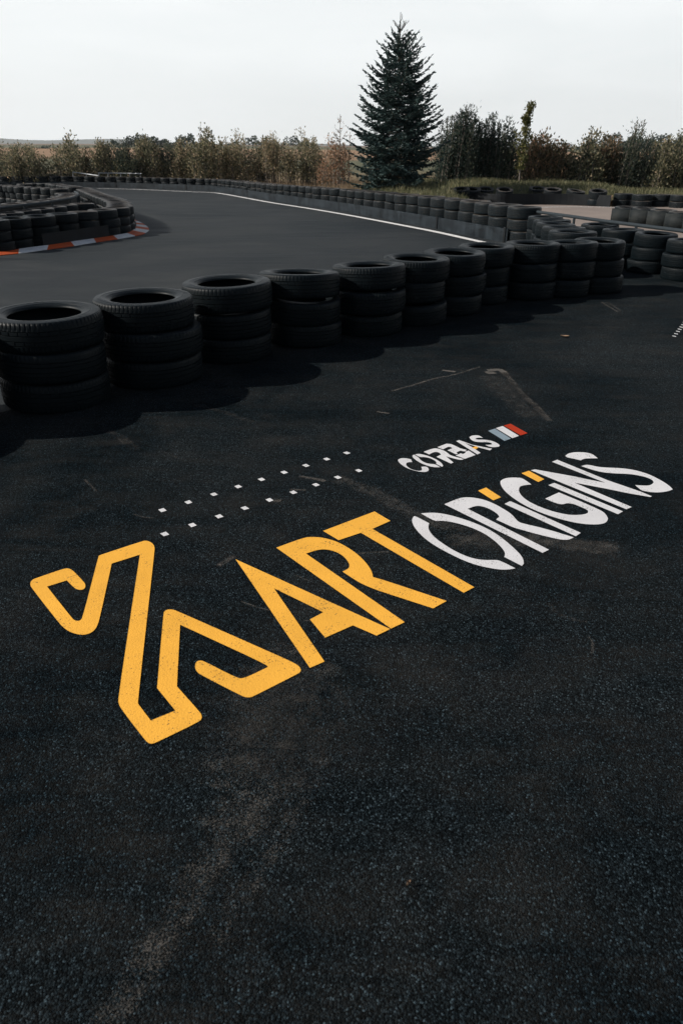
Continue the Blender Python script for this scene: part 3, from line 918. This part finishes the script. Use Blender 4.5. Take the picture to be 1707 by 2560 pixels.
# steel railings by the far row
def railing(pts, legs, label):
    """pts: the two ends of the top bar"""
    a, b = pts
    e = tag(empty('steel_railing', (a.x, a.y, zg(a.y))), label, 'railing')
    under('top_bar', tube_vf([a, b], .026, 8), M['steel'], e, True)
    lo = Vector((0, 0, -.22))
    under('lower_bar', tube_vf([a.lerp(b, .02) + lo, a.lerp(b, .98) + lo], .018, 6), M['steel'], e, True)
    for u in legs:
        p = a.lerp(b, u)
        under('leg', tube_vf([p, Vector((p.x - .06, p.y - .25, zg(p.y)))], .022, 6), M['steel'], e, True)
        under('leg', tube_vf([p, Vector((p.x - .06, p.y + .25, zg(p.y)))], .022, 6), M['steel'], e, True)
yr = at(300, 469, 0).y + .95
railing((atd(246, 432.4, yr), atd(354, 434.0, yr + .3)), (.02, .23, .52, .73, .98), 'galvanised steel railing on splayed legs behind the far tyres')
railing((atd(182, 430.2, yr + .4), atd(246, 439.2, yr + .1)), (.02, .55), 'steel railing that slopes down to the right behind the far tyres')
# leaning board and stake
p = at(1080, 497, 0)
t = tag(empty('leaning_board', p), 'tilted grey blue plastic board behind the barrier before the mound', 'board')
q0, q1 = atd(1077, 497, p.y + .1), atd(1094, 473.5, p.y + .35)
dv = (q1 - q0)
v, f = [], []
for u in (0, 1):
    c = q0.lerp(q1, u)
    for sx, sy in ((-.10, -.02), (.10, -.02), (.10, .02), (-.10, .02)): v.append(c + Vector((sx, sy, 0)))
f = [(0, 1, 5, 4), (1, 2, 6, 5), (2, 3, 7, 6), (3, 0, 4, 7), (3, 2, 1, 0), (4, 5, 6, 7)]
under('panel', (v, f), M['board'], t)
under('foot', box_vf((q0.x, q0.y + .1, zg(p.y) + .03), (.3, .35, .06)), M['board'], t)
a, b = at(1524, 512, 0), None
b = atd(1529, 488, a.y + .05)
tag(put('wooden_stake', mesh('wooden_stake', *tube_vf([a, a.lerp(b, .9), b], [.045, .04, .012], 6)), M['stake']), 'bleached wooden stake leaning in the gap of the black belt', 'stake')

# ------------------------------------------------------------------ grass mound
def smooth01(t): t = min(max(t, 0), 1); return t * t * (3 - 2 * t)
MX0, MX1 = atd(800, 480, 27).x, 16.0
def mound_z(x, y):
    base = zg(y) - .05
    if x > GBELT[0].x - .5 and x < GBELT[-1].x + 6:
        gy = min(GBELT, key=lambda q: abs(q.x - x)).y
        base -= .30 * (1 - smooth01((y - gy - .9) / 2.2))
    a = smooth01((x - MX0) / 3.2)
    back = smooth01((y - 20.0) / 6.5) * (1 - .75 * smooth01((y - 31) / 9))
    side = 1 - .55 * smooth01((x - 8) / 4)
    bump = .05 * math.sin(x * 1.7 + y) + .04 * math.sin(y * 2.3 - x * .9)
    return base + a * back * side * (.56 + bump)
v, f = [], []
nx, ny = 70, 46
for j in range(ny + 1):
    for i in range(nx + 1):
        x = -3 + (i / nx) * 25; y = 17 + (j / ny) * 25
        # keep clear of the barrier and the side track
        v.append((x, y, mound_z(x, y)))
def on_side_track(x, y):
    g = min(GBELT, key=lambda q: abs(q.x - x))
    if x < GBELT[0].x: 
        bb = min(BELT, key=lambda q: abs(q.x - x))
        return y < bb.y + .75
    return y < g.y + .95
def barrier_y(x):
    return min(BELT, key=lambda q: abs(q.x - x)).y
for j in range(ny):
    for i in range(nx):
        x, y = v[j * (nx + 1) + i][:2]
        if on_side_track(x, y): continue
        f.append((j * (nx + 1) + i, j * (nx + 1) + i + 1, (j + 1) * (nx + 1) + i + 1, (j + 1) * (nx + 1) + i))
tag(put('grass_mound', mesh('grass_mound', v, f, True), M['soil']), kind='structure')

def rand_quads(C, L, Wd, up=0.0, dirs=None):
    """leaf-sized quads round centres C; dirs gives their long axis"""
    n = len(C)
    if dirs is None:
        d = rng.normal(size=(n, 3)); d[:, 2] += up
    else:
        d = dirs + rng.normal(size=(n, 3)) * .25
    d /= np.linalg.norm(d, axis=1, keepdims=True)
    e = np.cross(d, rng.normal(size=(n, 3)))
    e /= np.linalg.norm(e, axis=1, keepdims=True) + 1e-9
    L = np.asarray(L).reshape(-1, 1) / 2; Wd = np.asarray(Wd).reshape(-1, 1) / 2
    return np.stack([C - d * L, C + e * Wd - d * L * .1, C + d * L, C - e * Wd - d * L * .1], axis=1)

# grass blades on the mound, dry weeds before and under the hedge
def blades(name, pts, hmin, hmax, wd, mat, label, lean=.35, bias=0.5):
    n = len(pts)
    h = rng.uniform(hmin, hmax, n)
    an = rng.uniform(0, 2 * PI, n)
    ln = np.stack([rng.normal(size=n) * lean, rng.normal(size=n) * lean, np.ones(n)], 1) * h[:, None]
    e = np.stack([np.cos(an), np.sin(an), np.zeros(n)], 1) * wd / 2
    P = np.asarray(pts)
    V = np.stack([P - e, P + e, P + ln * .6 + e * .8, P + ln], axis=1)
    t = np.clip(rng.normal(bias, .22, n), 0, 1)
    o = put(name, quads_mesh(name, V, t), mat)
    return tag(o, label, 'grass', kind='stuff')
pts = []
while len(pts) < 42000:
    x = random.uniform(MX0 - .5, 14); y = random.uniform(17, 33)
    if on_side_track(x, y + .1): continue
    if random.random() > 1.25 - (y - 17) / 26: continue
    pts.append((x, y, mound_z(x, y) - .01))
blades('grass', pts, .06, .22, .022, M['grass'], 'short green and straw coloured grass on the mound', .4, .38)
pts = []
while len(pts) < 22000:
    px = random.uniform(-60, 1800); y = random.uniform(29, 46)
    x = (px - W / 2) / F * (y * .9)
    if x > MX0 + 1.5 and y < 34: continue
    if y < barrier_y(x) + 1.2: continue
    k = math.sin(x * 1.3) + math.sin(x * .47 + 2) + math.sin(y * .9)
    if random.random() > .45 + .25 * k: continue
    pts.append((x, y, (mound_z(x, y) if x > -3 else zg(y) - .05)))
blades('dry_weeds', pts, .08, .42, .02, M['dry'], 'straw coloured dry weeds at the foot of the hedge', .22, .5)

# ------------------------------------------------------------------ shrubs of the hedge
def px_width(px0, px1, y): return abs(px1 - px0) / F * (y * math.cos(PITCH) + .6)
def shrub(px0, px1, pytop, y, zbase, mat, label, stems=16, dens=95, upright=.6, leaf_=(.10, .055), shoots=0, bias=.45, bark_='greybark', cat='shrub', name='shrub', bare=.12, ragged=.3, sway=0.0):
    ex = (px1 - px0) * .15
    x0, x1 = atd(px0 - ex, 400, y).x, atd(px1 + ex, 400, y).x
    cx, wd = (x0 + x1) / 2, (x1 - x0)
    top = atd((px0 + px1) / 2, pytop, y).z
    hgt = top - zbase
    e = tag(empty(name, (cx, y, zbase)), label, cat, 'shrubs of the hedge' if cat == 'shrub' else None)
    C, D, T, SV = [], [], [], []
    stems = int(stems * 1.35)
    for k in range(stems + shoots):
        sh = k >= stems
        u = random.uniform(-1, 1)
        w_ = random.uniform(-1, 1)
        bx, by = u * wd * .40, w_ * wd * .26
        env = 1 - .42 * abs(u) ** 2
        hh = hgt * env * random.uniform(1 - ragged, .97) * (.84 if shoots > 6 else 1)
        if sh: hh = hgt * random.uniform(.86, 1.0) * (1 - .15 * abs(u)); 
        if k == 0: hh = hgt; u *= .4
        tx = u * wd * (.5 if not sh else .46) * random.uniform(.75, 1.0) + sway * hh
        ty = w_ * wd * .42
        P = []
        for i in range(7):
            s = i / 6
            q = s ** (1.0 + upright)
            P.append(Vector((bx + (tx - bx) * (q * .55 + s * .45) + random.gauss(0, .012) * hgt * s, by + (ty - by) * s + random.gauss(0, .012) * hgt * s, hh * s)))
        SV.append(tube_vf(P, [.022 * (1 - s / 7.5) + .005 for s in range(7)], 4, False))
        n = int(2.4 * dens * (hh / hgt) * (.55 if sh else 1))
        for _ in range(n):
            s = bare + (1 - bare) * random.random() ** .85
            i = min(int(s * 6), 5); t = s * 6 - i
            c = P[i].lerp(P[i + 1], t)
            spread = (.24 * (1 - s * .5) if not sh else .055) * (wd / 2.2) ** .5 * 1.15
            d = Vector((random.gauss(0, 1), random.gauss(0, 1), random.gauss(0, .7)))
            c = c + d * spread
            if c.z < .03: c.z = .03 + random.random() * .2
            C.append(c); D.append((P[i + 1] - P[i]).normalized() * .9 + d * .4)
            T.append(random.gauss(bias, .27) + .12 * math.sin(k * 2.1))
    C = np.array([tuple(c) for c in C]); D = np.array([tuple(d) for d in D])
    n = len(C)
    V = rand_quads(C, rng.uniform(.7, 1.3, n) * leaf_[0] * 1.1, rng.uniform(.7, 1.2, n) * leaf_[1] * 1.15, dirs=D)
    put('foliage', quads_mesh('foliage', V, np.clip(T, 0, 1)), M[mat], e)
    put('stems', mesh('stems', *join(*SV), True), M[bark_], e)
    return e
HY = 43.0
ZL = -.22
shrub(-70, 38, 352, HY, ZL, 'olive', 'dense olive shrub cut by the left frame edge', 22, 120, bias=.45, shoots=5)
shrub(20, 100, 356, HY - .6, ZL, 'olive', 'broad olive shrub left of the gap with the field view', 22, 120, bias=.5, shoots=5)
shrub(134, 216, 332, HY + .3, ZL, 'olive', 'loose shrub with a leafy crooked top, right of the field gap', 16, 95, bias=.45, ragged=.45, leaf_=(.12, .075))
shrub(205, 250, 372, HY + .8, ZL, 'brownleaf', 'low brownish shrub in the dip above the steel railings', 10, 80, bias=.35)
shrub(237, 300, 346, HY, ZL, 'olive', 'mid height shrub above the long steel railing', 17, 110, bias=.45, shoots=4)
shrub(282, 338, 350, HY - .3, ZL, 'darkleaf', 'dark green shrub right above the end of the steel railing', 16, 110, bias=.55, shoots=3)
shrub(337, 408, 336, HY, ZL, 'olive', 'tall domed olive shrub with a dark right flank', 20, 125, bias=.4, shoots=6)
shrub(398, 450, 352, HY + .5, ZL, 'darkleaf', 'dark rounded shrub between two taller olive shrubs', 15, 110, bias=.55, shoots=3)
shrub(440, 494, 346, HY, ZL, 'olive', 'olive shrub just left of the shrub with the tall bent shoot', 16, 115, bias=.5, shoots=3)
shrub(478, 556, 318, HY - .4, ZL, 'olive', 'tallest left shrub, with a bent shoot above its crown', 18, 115, bias=.45, shoots=2, ragged=.4, leaf_=(.11, .07))
shrub(548, 622, 329, HY, ZL, 'olive', 'upright light olive shrub in the middle of the left hedge', 20, 120, bias=.55, shoots=7)
shrub(614, 660, 350, HY + .6, ZL, 'darkleaf', 'small dark shrub sunk between two olive shrubs', 12, 100, bias=.5)
shrub(640, 720, 330, HY - .2, ZL, 'olive', 'pale brown twiggy shrub with spreading bare stems', 18, 90, bias=.6, bare=.3, shoots=3)
shrub(716, 800, 324, HY - .2, ZL, 'olive', 'round topped shrub with bare lower stems left of the saplings', 19, 110, bias=.5, bare=.22, shoots=2)
shrub(806, 868, 338, HY - 2, ZL, 'brownleaf', 'rusty thin weedy bush left beside the spruce', 16, 60, bias=.75, ragged=.55, shoots=4)
shrub(764, 822, 374, HY, ZL, 'olive', 'low straggly bush in the dip left of the sapling', 9, 70, bias=.55)
HR = 31.5
shrub(1098, 1190, 262, HR, .14, 'darkleaf', 'tall dark willow shrub with many upright shoots beside the spruce', 30, 170, bias=.4, shoots=26, sway=.05, leaf_=(.10, .035), ragged=.2)
shrub(1180, 1240, 283, HR + .3, .12, 'darkleaf', 'dark willow shrub, lower right shoulder of the willow group', 20, 150, bias=.38, shoots=12, sway=.05, leaf_=(.10, .035))
shrub(1228, 1290, 295, HR, .1, 'darkleaf', 'dark shrub with thin shoots left of the tall pale sapling', 18, 150, bias=.4, shoots=8, leaf_=(.10, .04))
shrub(1304, 1402, 327, HR + .5, .0, 'brownleaf', 'rusty brown shrub right of the tall pale sapling', 24, 130, bias=.45, shoots=4)
shrub(1396, 1440, 392, HR + .2, -.1, 'darkleaf', 'low dark bush before the view of the orange field', 9, 90, bias=.5)
shrub(1420, 1500, 322, HR, -.15, 'olive', 'loose shrub with a leafy leaning top near the orange field', 16, 110, bias=.45, ragged=.45, leaf_=(.10, .07))
shrub(1478, 1545, 335, HR + .4, -.15, 'brownleaf', 'brownish shrub in the middle of the right hedge', 20, 130, bias=.38, shoots=5)
shrub(1528, 1618, 300, HR, -.15, 'darkleaf', 'tall dark shrub with feathery shoots in the right hedge', 26, 150, bias=.6, shoots=16, sway=.05, leaf_=(.09, .035))
shrub(1600, 1660, 352, HR + .8, -.15, 'olive', 'lower olive shrub between the two tallest right shrubs', 15, 110, bias=.5)
shrub(1632, 1760, 318, HR - .3, -.15, 'olive', 'yellowish olive shrub cut by the right frame edge', 30, 150, bias=.42, shoots=10)

# saplings
def sapling(px, pytop, y, zb, label, mat, leaves, spread, lean=0.0, bare_=False):
    x = atd(px, 400, y).x
    top = atd(px, pytop, y).z
    h = top - zb
    e = tag(empty('sapling', (x, y, zb)), label, 'sapling')
    P = [Vector((lean * h * s * s + random.gauss(0, .01), random.gauss(0, .01), h * s)) for s in np.linspace(0, 1, 9)]
    parts = [tube_vf(P, [.03 * (1 - i / 9) + .005 for i in range(9)], 5, False)]
    C, D = [], []
    for k in range(22 if bare_ else 16):
        s = random.uniform(.3, .95)
        b = P[int(s * 8)]
        an = random.uniform(0, 2 * PI); L = spread * (1.15 - s) * random.uniform(.7, 1.3) + .12
        d = Vector((math.cos(an), math.sin(an), random.uniform(.7, 1.4))).normalized()
        q = [b, b + d * L * .5, b + d * L + Vector((0, 0, .04))]
        parts.append(tube_vf(q, [.010, .007, .003], 4, False))
        for _ in range(leaves):
            C.append(q[0].lerp(q[2], random.random()) + Vector((random.gauss(0, .05), random.gauss(0, .05), random.gauss(0, .05)))); D.append(d)
    for _ in range(leaves * 9):
        s = random.uniform(.25, 1.0)
        i = min(int(s * 8), 7)
        C.append(P[i].lerp(P[i + 1], random.random()) + Vector((random.gauss(0, .08 if not bare_ else .04), random.gauss(0, .08), 0))); D.append(Vector((random.gauss(0, .6), random.gauss(0, .6), .6)))
    put('trunk', mesh('trunk', *join(*parts), True), M['greybark'], e)
    C = np.array([tuple(c) for c in C]); D = np.array([tuple(d) for d in D]); n = len(C)
    put('foliage', quads_mesh('foliage', rand_quads(C, rng.uniform(.07, .13, n), rng.uniform(.05, .08, n), dirs=D), np.clip(rng.normal(.6, .22, n), 0, 1)), M[mat], e)
sapling(850, 285, HY - 2.5, ZL, 'thin half bare sapling left of the spruce', 'brownleaf', 5, .9, .0, True)
sapling(1302, 252, HR - .8, .1, 'tall narrow leafy sapling with a pale tip above the right hedge', 'yellowleaf', 60, .55, .045)
sapling(872, 330, HY - 2, ZL, 'short bare sapling close to the left side of the spruce', 'brownleaf', 4, .7, .02, True)
sapling(500, 306, HY - .8, ZL, 'bent leafy shoot standing above the left hedge', 'yellowleaf', 4, .35, .07)
sapling(1462, 315, HR - .3, -.15, 'leaning leafy sapling tip above the right hedge', 'darkleaf', 5, .5, .05)

# ------------------------------------------------------------------ spruce
def spruce(px, pybase, pytop, y, label):
    base = atd(px, pybase, y)
    zb = mound_z(base.x, y) - .05
    h = atd(px, pytop, y).z - zb
    e = tag(empty('spruce_tree', (base.x, y, zb)), label, 'spruce')
    put('trunk', mesh('trunk', *tube_vf([Vector((0.015 * math.sin(s * 5), 0, h * s)) for s in np.linspace(0, 1, 12)], [.10 * (1 - i / 11.4) + .004 for i in range(12)], 8), True), M['bark'], e)
    env = [(0, .16), (.05, .305), (.15, .315), (.25, .305), (.36, .285), (.45, .26), (.55, .225), (.64, .18), (.73, .135), (.80, .095), (.86, .058), (.92, .045), (1, .0)]
    def rad(s):
        for (a, b), (c, d) in zip(env, env[1:]):
            if s <= c: return (b + (d - b) * (s - a) / (c - a)) * h * 1.10
        return 0
    C, D, L, Wd, T = [], [], [], [], []
    parts = []
    def twig(a, b, dens, w0, tint0):  # last argument sets the needle colour, paler towards branch tips
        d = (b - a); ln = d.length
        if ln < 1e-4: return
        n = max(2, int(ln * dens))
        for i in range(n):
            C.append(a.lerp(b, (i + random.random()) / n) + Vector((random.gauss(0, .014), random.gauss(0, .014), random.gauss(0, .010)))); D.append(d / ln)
            L.append(random.uniform(.09, .16)); Wd.append(w0 * random.uniform(.7, 1.25)); T.append(tint0 + random.gauss(0, .16))
    tiers = 25
    for k in range(tiers):
        s = .025 + .825 * (k / (tiers - 1)) ** .93
        nb = 9 if s < .7 else 7
        off = random.random() * 6
        for j in range(nb + (0 if s > .8 else 3)):
            inter = j >= nb
            an = off + 2 * PI * j / nb + random.gauss(0, .16)
            Lb = rad(s) * random.uniform(.62, 1.04) * (.6 if inter else 1)
            if random.random() < .16: Lb *= 1.16
            z0 = h * s + random.gauss(0, .05) + (.12 if inter else 0)
            el = -.10 + .62 * s + random.gauss(0, .06)
            out = Vector((math.cos(an), math.sin(an), 0))
            side = Vector((-out.y, out.x, 0))
            P = []
            for i in range(7):
                t = i / 6
                z = z0 + Lb * (math.tan(el) * t - .22 * t * (1 - s) + .24 * t ** 3)
                P.append(out * Lb * t + side * .05 * math.sin(t * 3 + j) + Vector((0, 0, max(z, .02 + .03 * random.random()))))
            parts.append(tube_vf(P, [.016 * (1 - i / 7) * (1.2 - s) + .004 for i in range(7)], 4, False))
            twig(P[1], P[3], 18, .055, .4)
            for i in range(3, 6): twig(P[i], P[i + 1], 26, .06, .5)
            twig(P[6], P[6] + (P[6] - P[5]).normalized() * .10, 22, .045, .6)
            ns = int(Lb * 9)
            for q in range(ns):
                t = .16 + .84 * (q + random.random()) / ns
                i = min(int(t * 6), 5)
                a = P[i].lerp(P[i + 1], t * 6 - i)
                fw = (P[i + 1] - P[i]).normalized()
                for sg in (-1, 1):
                    ln = min(.62, Lb * .42) * (1.08 - t) * random.uniform(.65, 1.2) + .06
                    dr = (fw * .75 + side * sg * random.uniform(.65, 1.0) + Vector((0, 0, random.uniform(-.22, .12)))).normalized()
                    b = a + dr * ln + Vector((0, 0, -.10 * ln))
                    if b.z < .02: b.z = .03
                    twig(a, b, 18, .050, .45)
                    if ln > .3:
                        m_ = a.lerp(b, .5)
                        for sg2 in (-1, 1):
                            twig(m_, m_ + (dr + dr.cross(Vector((0, 0, 1))) * sg2 * .9).normalized() * ln * .42, 17, .05, .45)
    # bare leader with its last whorl
    for s, L0 in ((.90, .42), (.905, .34), (.86, .40), (.955, .0)):
        for j in range(6):
            if L0 == 0: break
            an = 2 * PI * j / 6 + random.random()
            d = Vector((math.cos(an) * .8, math.sin(an) * .8, .8)).normalized()
            a = Vector((0, 0, h * s)); b = a + d * L0 * random.uniform(.7, 1.1)
            parts.append(tube_vf([a, b], [.008, .004], 4, False))
            twig(a.lerp(b, .2), b, 13, .026, .6)
    twig(Vector((0, 0, h * .88)), Vector((0, 0, h * .995)), 14, .022, .6)
    C = np.array([tuple(c) for c in C]); D = np.array([tuple(d) for d in D])
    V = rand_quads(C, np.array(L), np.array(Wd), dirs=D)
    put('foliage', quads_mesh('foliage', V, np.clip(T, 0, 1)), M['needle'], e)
    put('branches', mesh('branches', *join(*parts), True), M['bark'], e)
    return len(C)
print('needles', spruce(988, 476, 30, 27.0, 'tall blue green spruce tree standing on the grass mound'))

# ------------------------------------------------------------------ far away
def far_trees(px0, px1, y, zb, hh, n, mat='darkleaf', sz=1.3):
    C = []
    for _ in range(n):
        px = random.uniform(px0, px1)
        x = atd(px, 375, y).x
        t = (px - px0) / (px1 - px0)
        lim = hh * (.55 + .3 * math.sin(t * 23 + 1) * math.sin(t * 7.3) + .15 * math.sin(t * 61)) * min(1, 8 * t, 8 * (1 - t))
        C.append((x, y + random.uniform(-4, 4), zb + random.random() * max(lim, .3)))
    C = np.array(C)
    return rand_quads(C, rng.uniform(.6, 1.4, n) * sz, rng.uniform(.5, 1.0, n) * sz)
V = np.concatenate([far_trees(1440, 1740, 420, 2.2, 9.5, 2600), far_trees(250, 560, 380, 2.2, 8.0, 2600), far_trees(560, 800, 520, 3.6, 8.5, 1800), far_trees(60, 240, 330, 1.2, 3.2, 700, sz=1.0)])
o = put('far_woodland', quads_mesh('far_woodland', V, np.clip(rng.normal(.35, .2, len(V)), 0, 1)), M['darkleaf'])
tag(o, 'distant strips of dark trees on the farm land', 'woodland', kind='stuff')
hb = atd(1412, 372, 420)
hz = field_z(hb.x, 420) - .2
h_ = tag(empty('house', (hb.x, 420, hz)), 'tiny pale house far off in the orange field', 'house')
under('wall', box_vf((hb.x, 420, hz + 1.5), (3.2, 5, 2.6)), M['plaster'], h_)
v = [Vector((hb.x + a, 420 + b, hz + c)) for a, b, c in ((-1.8, -2.8, 2.75), (1.8, -2.8, 2.75), (1.8, 2.8, 2.75), (-1.8, 2.8, 2.75), (-1.8, 0, 3.6), (1.8, 0, 3.6))]
under('roof', (v, [(0, 1, 5, 4), (2, 3, 4, 5), (1, 2, 5), (3, 0, 4), (3, 2, 1, 0)]), M['roof'], h_)

# ------------------------------------------------------------------ sand, leaves and small litter on the asphalt
DV, DF, DE = [], [], []
def dirt_patch(px, wid, dens=.5, closed=False, z=.0055):
    """a ragged ribbon of sand along pixels traced on the ground, wid in metres"""
    path = smooth_path([at(x, y, 0) for x, y in px], 5)
    for i, p in enumerate(path):
        a = path[max(i - 1, 0)]; b = path[min(i + 1, len(path) - 1)]
        t = (b - a).normalized(); nrm = Vector((-t.y, t.x, 0))
        w_ = wid[min(int(i / 5), len(wid) - 1)] if isinstance(wid, list) else wid
        w_ *= random.uniform(.85, 1.15)
        end = 0 if i in (0, len(path) - 1) else dens
        for s, ev in ((-1, -.25), (-.4, end * .8), (.25, end), (1, -.25)):
            q = p + nrm * w_ * s
            DV.append((q.x, q.y, z)); DE.append(ev)
    b0 = len(DV) - len(path) * 4
    for i in range(len(path) - 1):
        for k in range(3):
            DF.append((b0 + i * 4 + k, b0 + i * 4 + k + 1, b0 + i * 4 + 5 + k, b0 + i * 4 + 4 + k))
cE = Crop(940, 900, 3.4087)
def e_(pts): return [tuple(p) for p in cE(pts, False)]
dirt_patch(e_([(120, 275), (220, 245), (340, 212), (420, 185), (520, 158), (620, 140), (720, 115), (810, 85), (890, 62)]), .022, .42)
dirt_patch(e_([(945, 95), (985, 92), (1040, 88), (1080, 105), (1110, 135)]), .05, .9)
dirt_patch(e_([(955, 100), (975, 115), (990, 125)]), .06, .8)
dirt_patch(e_([(1090, 110), (1140, 170), (1200, 240), (1270, 320), (1350, 390), (1420, 465), (1480, 530)]), .05, .36)
dirt_patch(e_([(1000, 130), (1080, 220), (1180, 320), (1290, 420), (1400, 490)]), .26, .22)
dirt_patch(e_([(560, 92), (610, 98), (680, 106)]), .03, .85)
dirt_patch(e_([(0, 445), (60, 455), (120, 462)]), .02, .5)
for _ in range(11):                                    # faint straight scuffs
    x, y = random.uniform(60, 1650), random.uniform(900, 1560)
    L_, a_ = random.uniform(25, 110), random.choice((.12, .2, -.25, .5, -.1)) + random.gauss(0, .12)
    dirt_patch([(x, y), (x + L_ * .5 * math.cos(a_), y + L_ * .5 * math.sin(a_)), (x + L_ * math.cos(a_), y + L_ * math.sin(a_) + random.gauss(0, 3))], random.uniform(.005, .014), random.uniform(.22, .38))
dirt_patch([(470, 1010), (560, 1032), (640, 1060)], .05, .2)
dirt_patch([(745, 1192), (800, 1202), (812, 1206)], .025, .45)
dirt_patch([(720, 1226), (770, 1228)], .02, .45)
dirt_patch([(680, 1254), (705, 1254)], .025, .5)
dirt_patch([(830, 1195), (930, 1230), (1040, 1290), (1160, 1330), (1290, 1350)], .10, .24)
dirt_patch([(1100, 1350), (1300, 1352), (1400, 1358), (1560, 1380)], .12, .28)
dirt_patch([(700, 1640), (700, 1780), (660, 1890), (640, 2000), (560, 2110), (470, 2260), (330, 2480), (240, 2600)], [.28, .36, .30, .18, .10, .08, .08, .09], .21)
dirt_patch([(800, 1640), (720, 1720), (690, 1800), (660, 1880), (640, 1960)], [.30, .34, .26, .16], .26)
dirt_patch([(850, 1700), (800, 1820), (740, 2000), (640, 2190), (520, 2380)], [.18, .14, .08, .06, .06], .17)
dirt_patch([(540, 1420), (590, 1390)], .025, .35)
dirt_patch([(250, 1070), (300, 1092), (345, 1130)], .06, .2)
dirt_patch([(1500, 755), (1525, 770), (1545, 782)], .02, .5)
dirt_patch([(1512, 755), (1535, 768), (1552, 780)], .02, .4)
dirt_patch([(1465, 1590), (1480, 1610), (1478, 1640)], .010, .3)
dirt_patch([(1370, 1510), (1400, 1540), (1470, 1560)], .02, .18)
me = mesh('dirt', DV, DF)
a = me.attributes.new('edge', 'FLOAT', 'POINT')
a.data.foreach_set('value', np.array(DE, dtype=np.float32))
tag(put('dirt', me, M['dirt']), 'thin streaks of sandy dirt on the dark asphalt', 'dirt', kind='stuff')
def dry_leaf(px, py, ln, rot, label):
    p = at(px, py, 0)
    v, f = [], []
    for i, (t, w_) in enumerate(((-.5, .02), (-.25, .22), (.05, .30), (.3, .2), (.5, .03))):
        for s in (-1, 0, 1):
            x, y = t * ln, s * w_ * ln
            v.append(Vector((x * math.cos(rot) - y * math.sin(rot), x * math.sin(rot) + y * math.cos(rot), .008 + .012 * abs(s) + .02 * t * t)))
    for i in range(4):
        for k in range(2): f.append((i * 3 + k, i * 3 + k + 1, i * 3 + 4 + k, i * 3 + 3 + k))
    o = put('dry_leaf', mesh('dry_leaf', v, f, True), M['tan'])
    o.location = (p.x, p.y, .002)
    tag(o, label, 'leaf', 'fallen leaves on the asphalt')
dry_leaf(1410, 845, .075, -.25, 'small pale dry leaf on the asphalt below the last near stacks')
dry_leaf(1020, 2220, .011, .4, 'tiny pale leaf scrap on the foreground asphalt')
print('tyres', N_TYRE, 'hidden', len(HID_V) // (20 * len(LOW_PROF)))

# ------------------------------------------------------------------ the hazy air over the land
HAZE = True
if HAZE:
    v, f = box_vf((0, 3000, 178), (13000, 6200, 364))
    o = put('haze', mesh('haze', v, f))
    hm = bpy.data.materials.new('pale_haze')
    hm.use_nodes = True
    t = hm.node_tree
    t.nodes.remove(t.nodes['Principled BSDF'])
    pv = t.nodes.new('ShaderNodeVolumePrincipled')
    pv.inputs['Color'].default_value = (0.96, 0.98, 1.0, 1)
    pv.inputs['Density'].default_value = 0.00011
    pv.inputs['Anisotropy'].default_value = 0.2
    t.links.new(pv.outputs[0], t.nodes['Material Output'].inputs['Volume'])
    o.data.materials.append(hm)
    tag(o, 'thin pale haze in the air over the farm land', 'haze', kind='stuff')
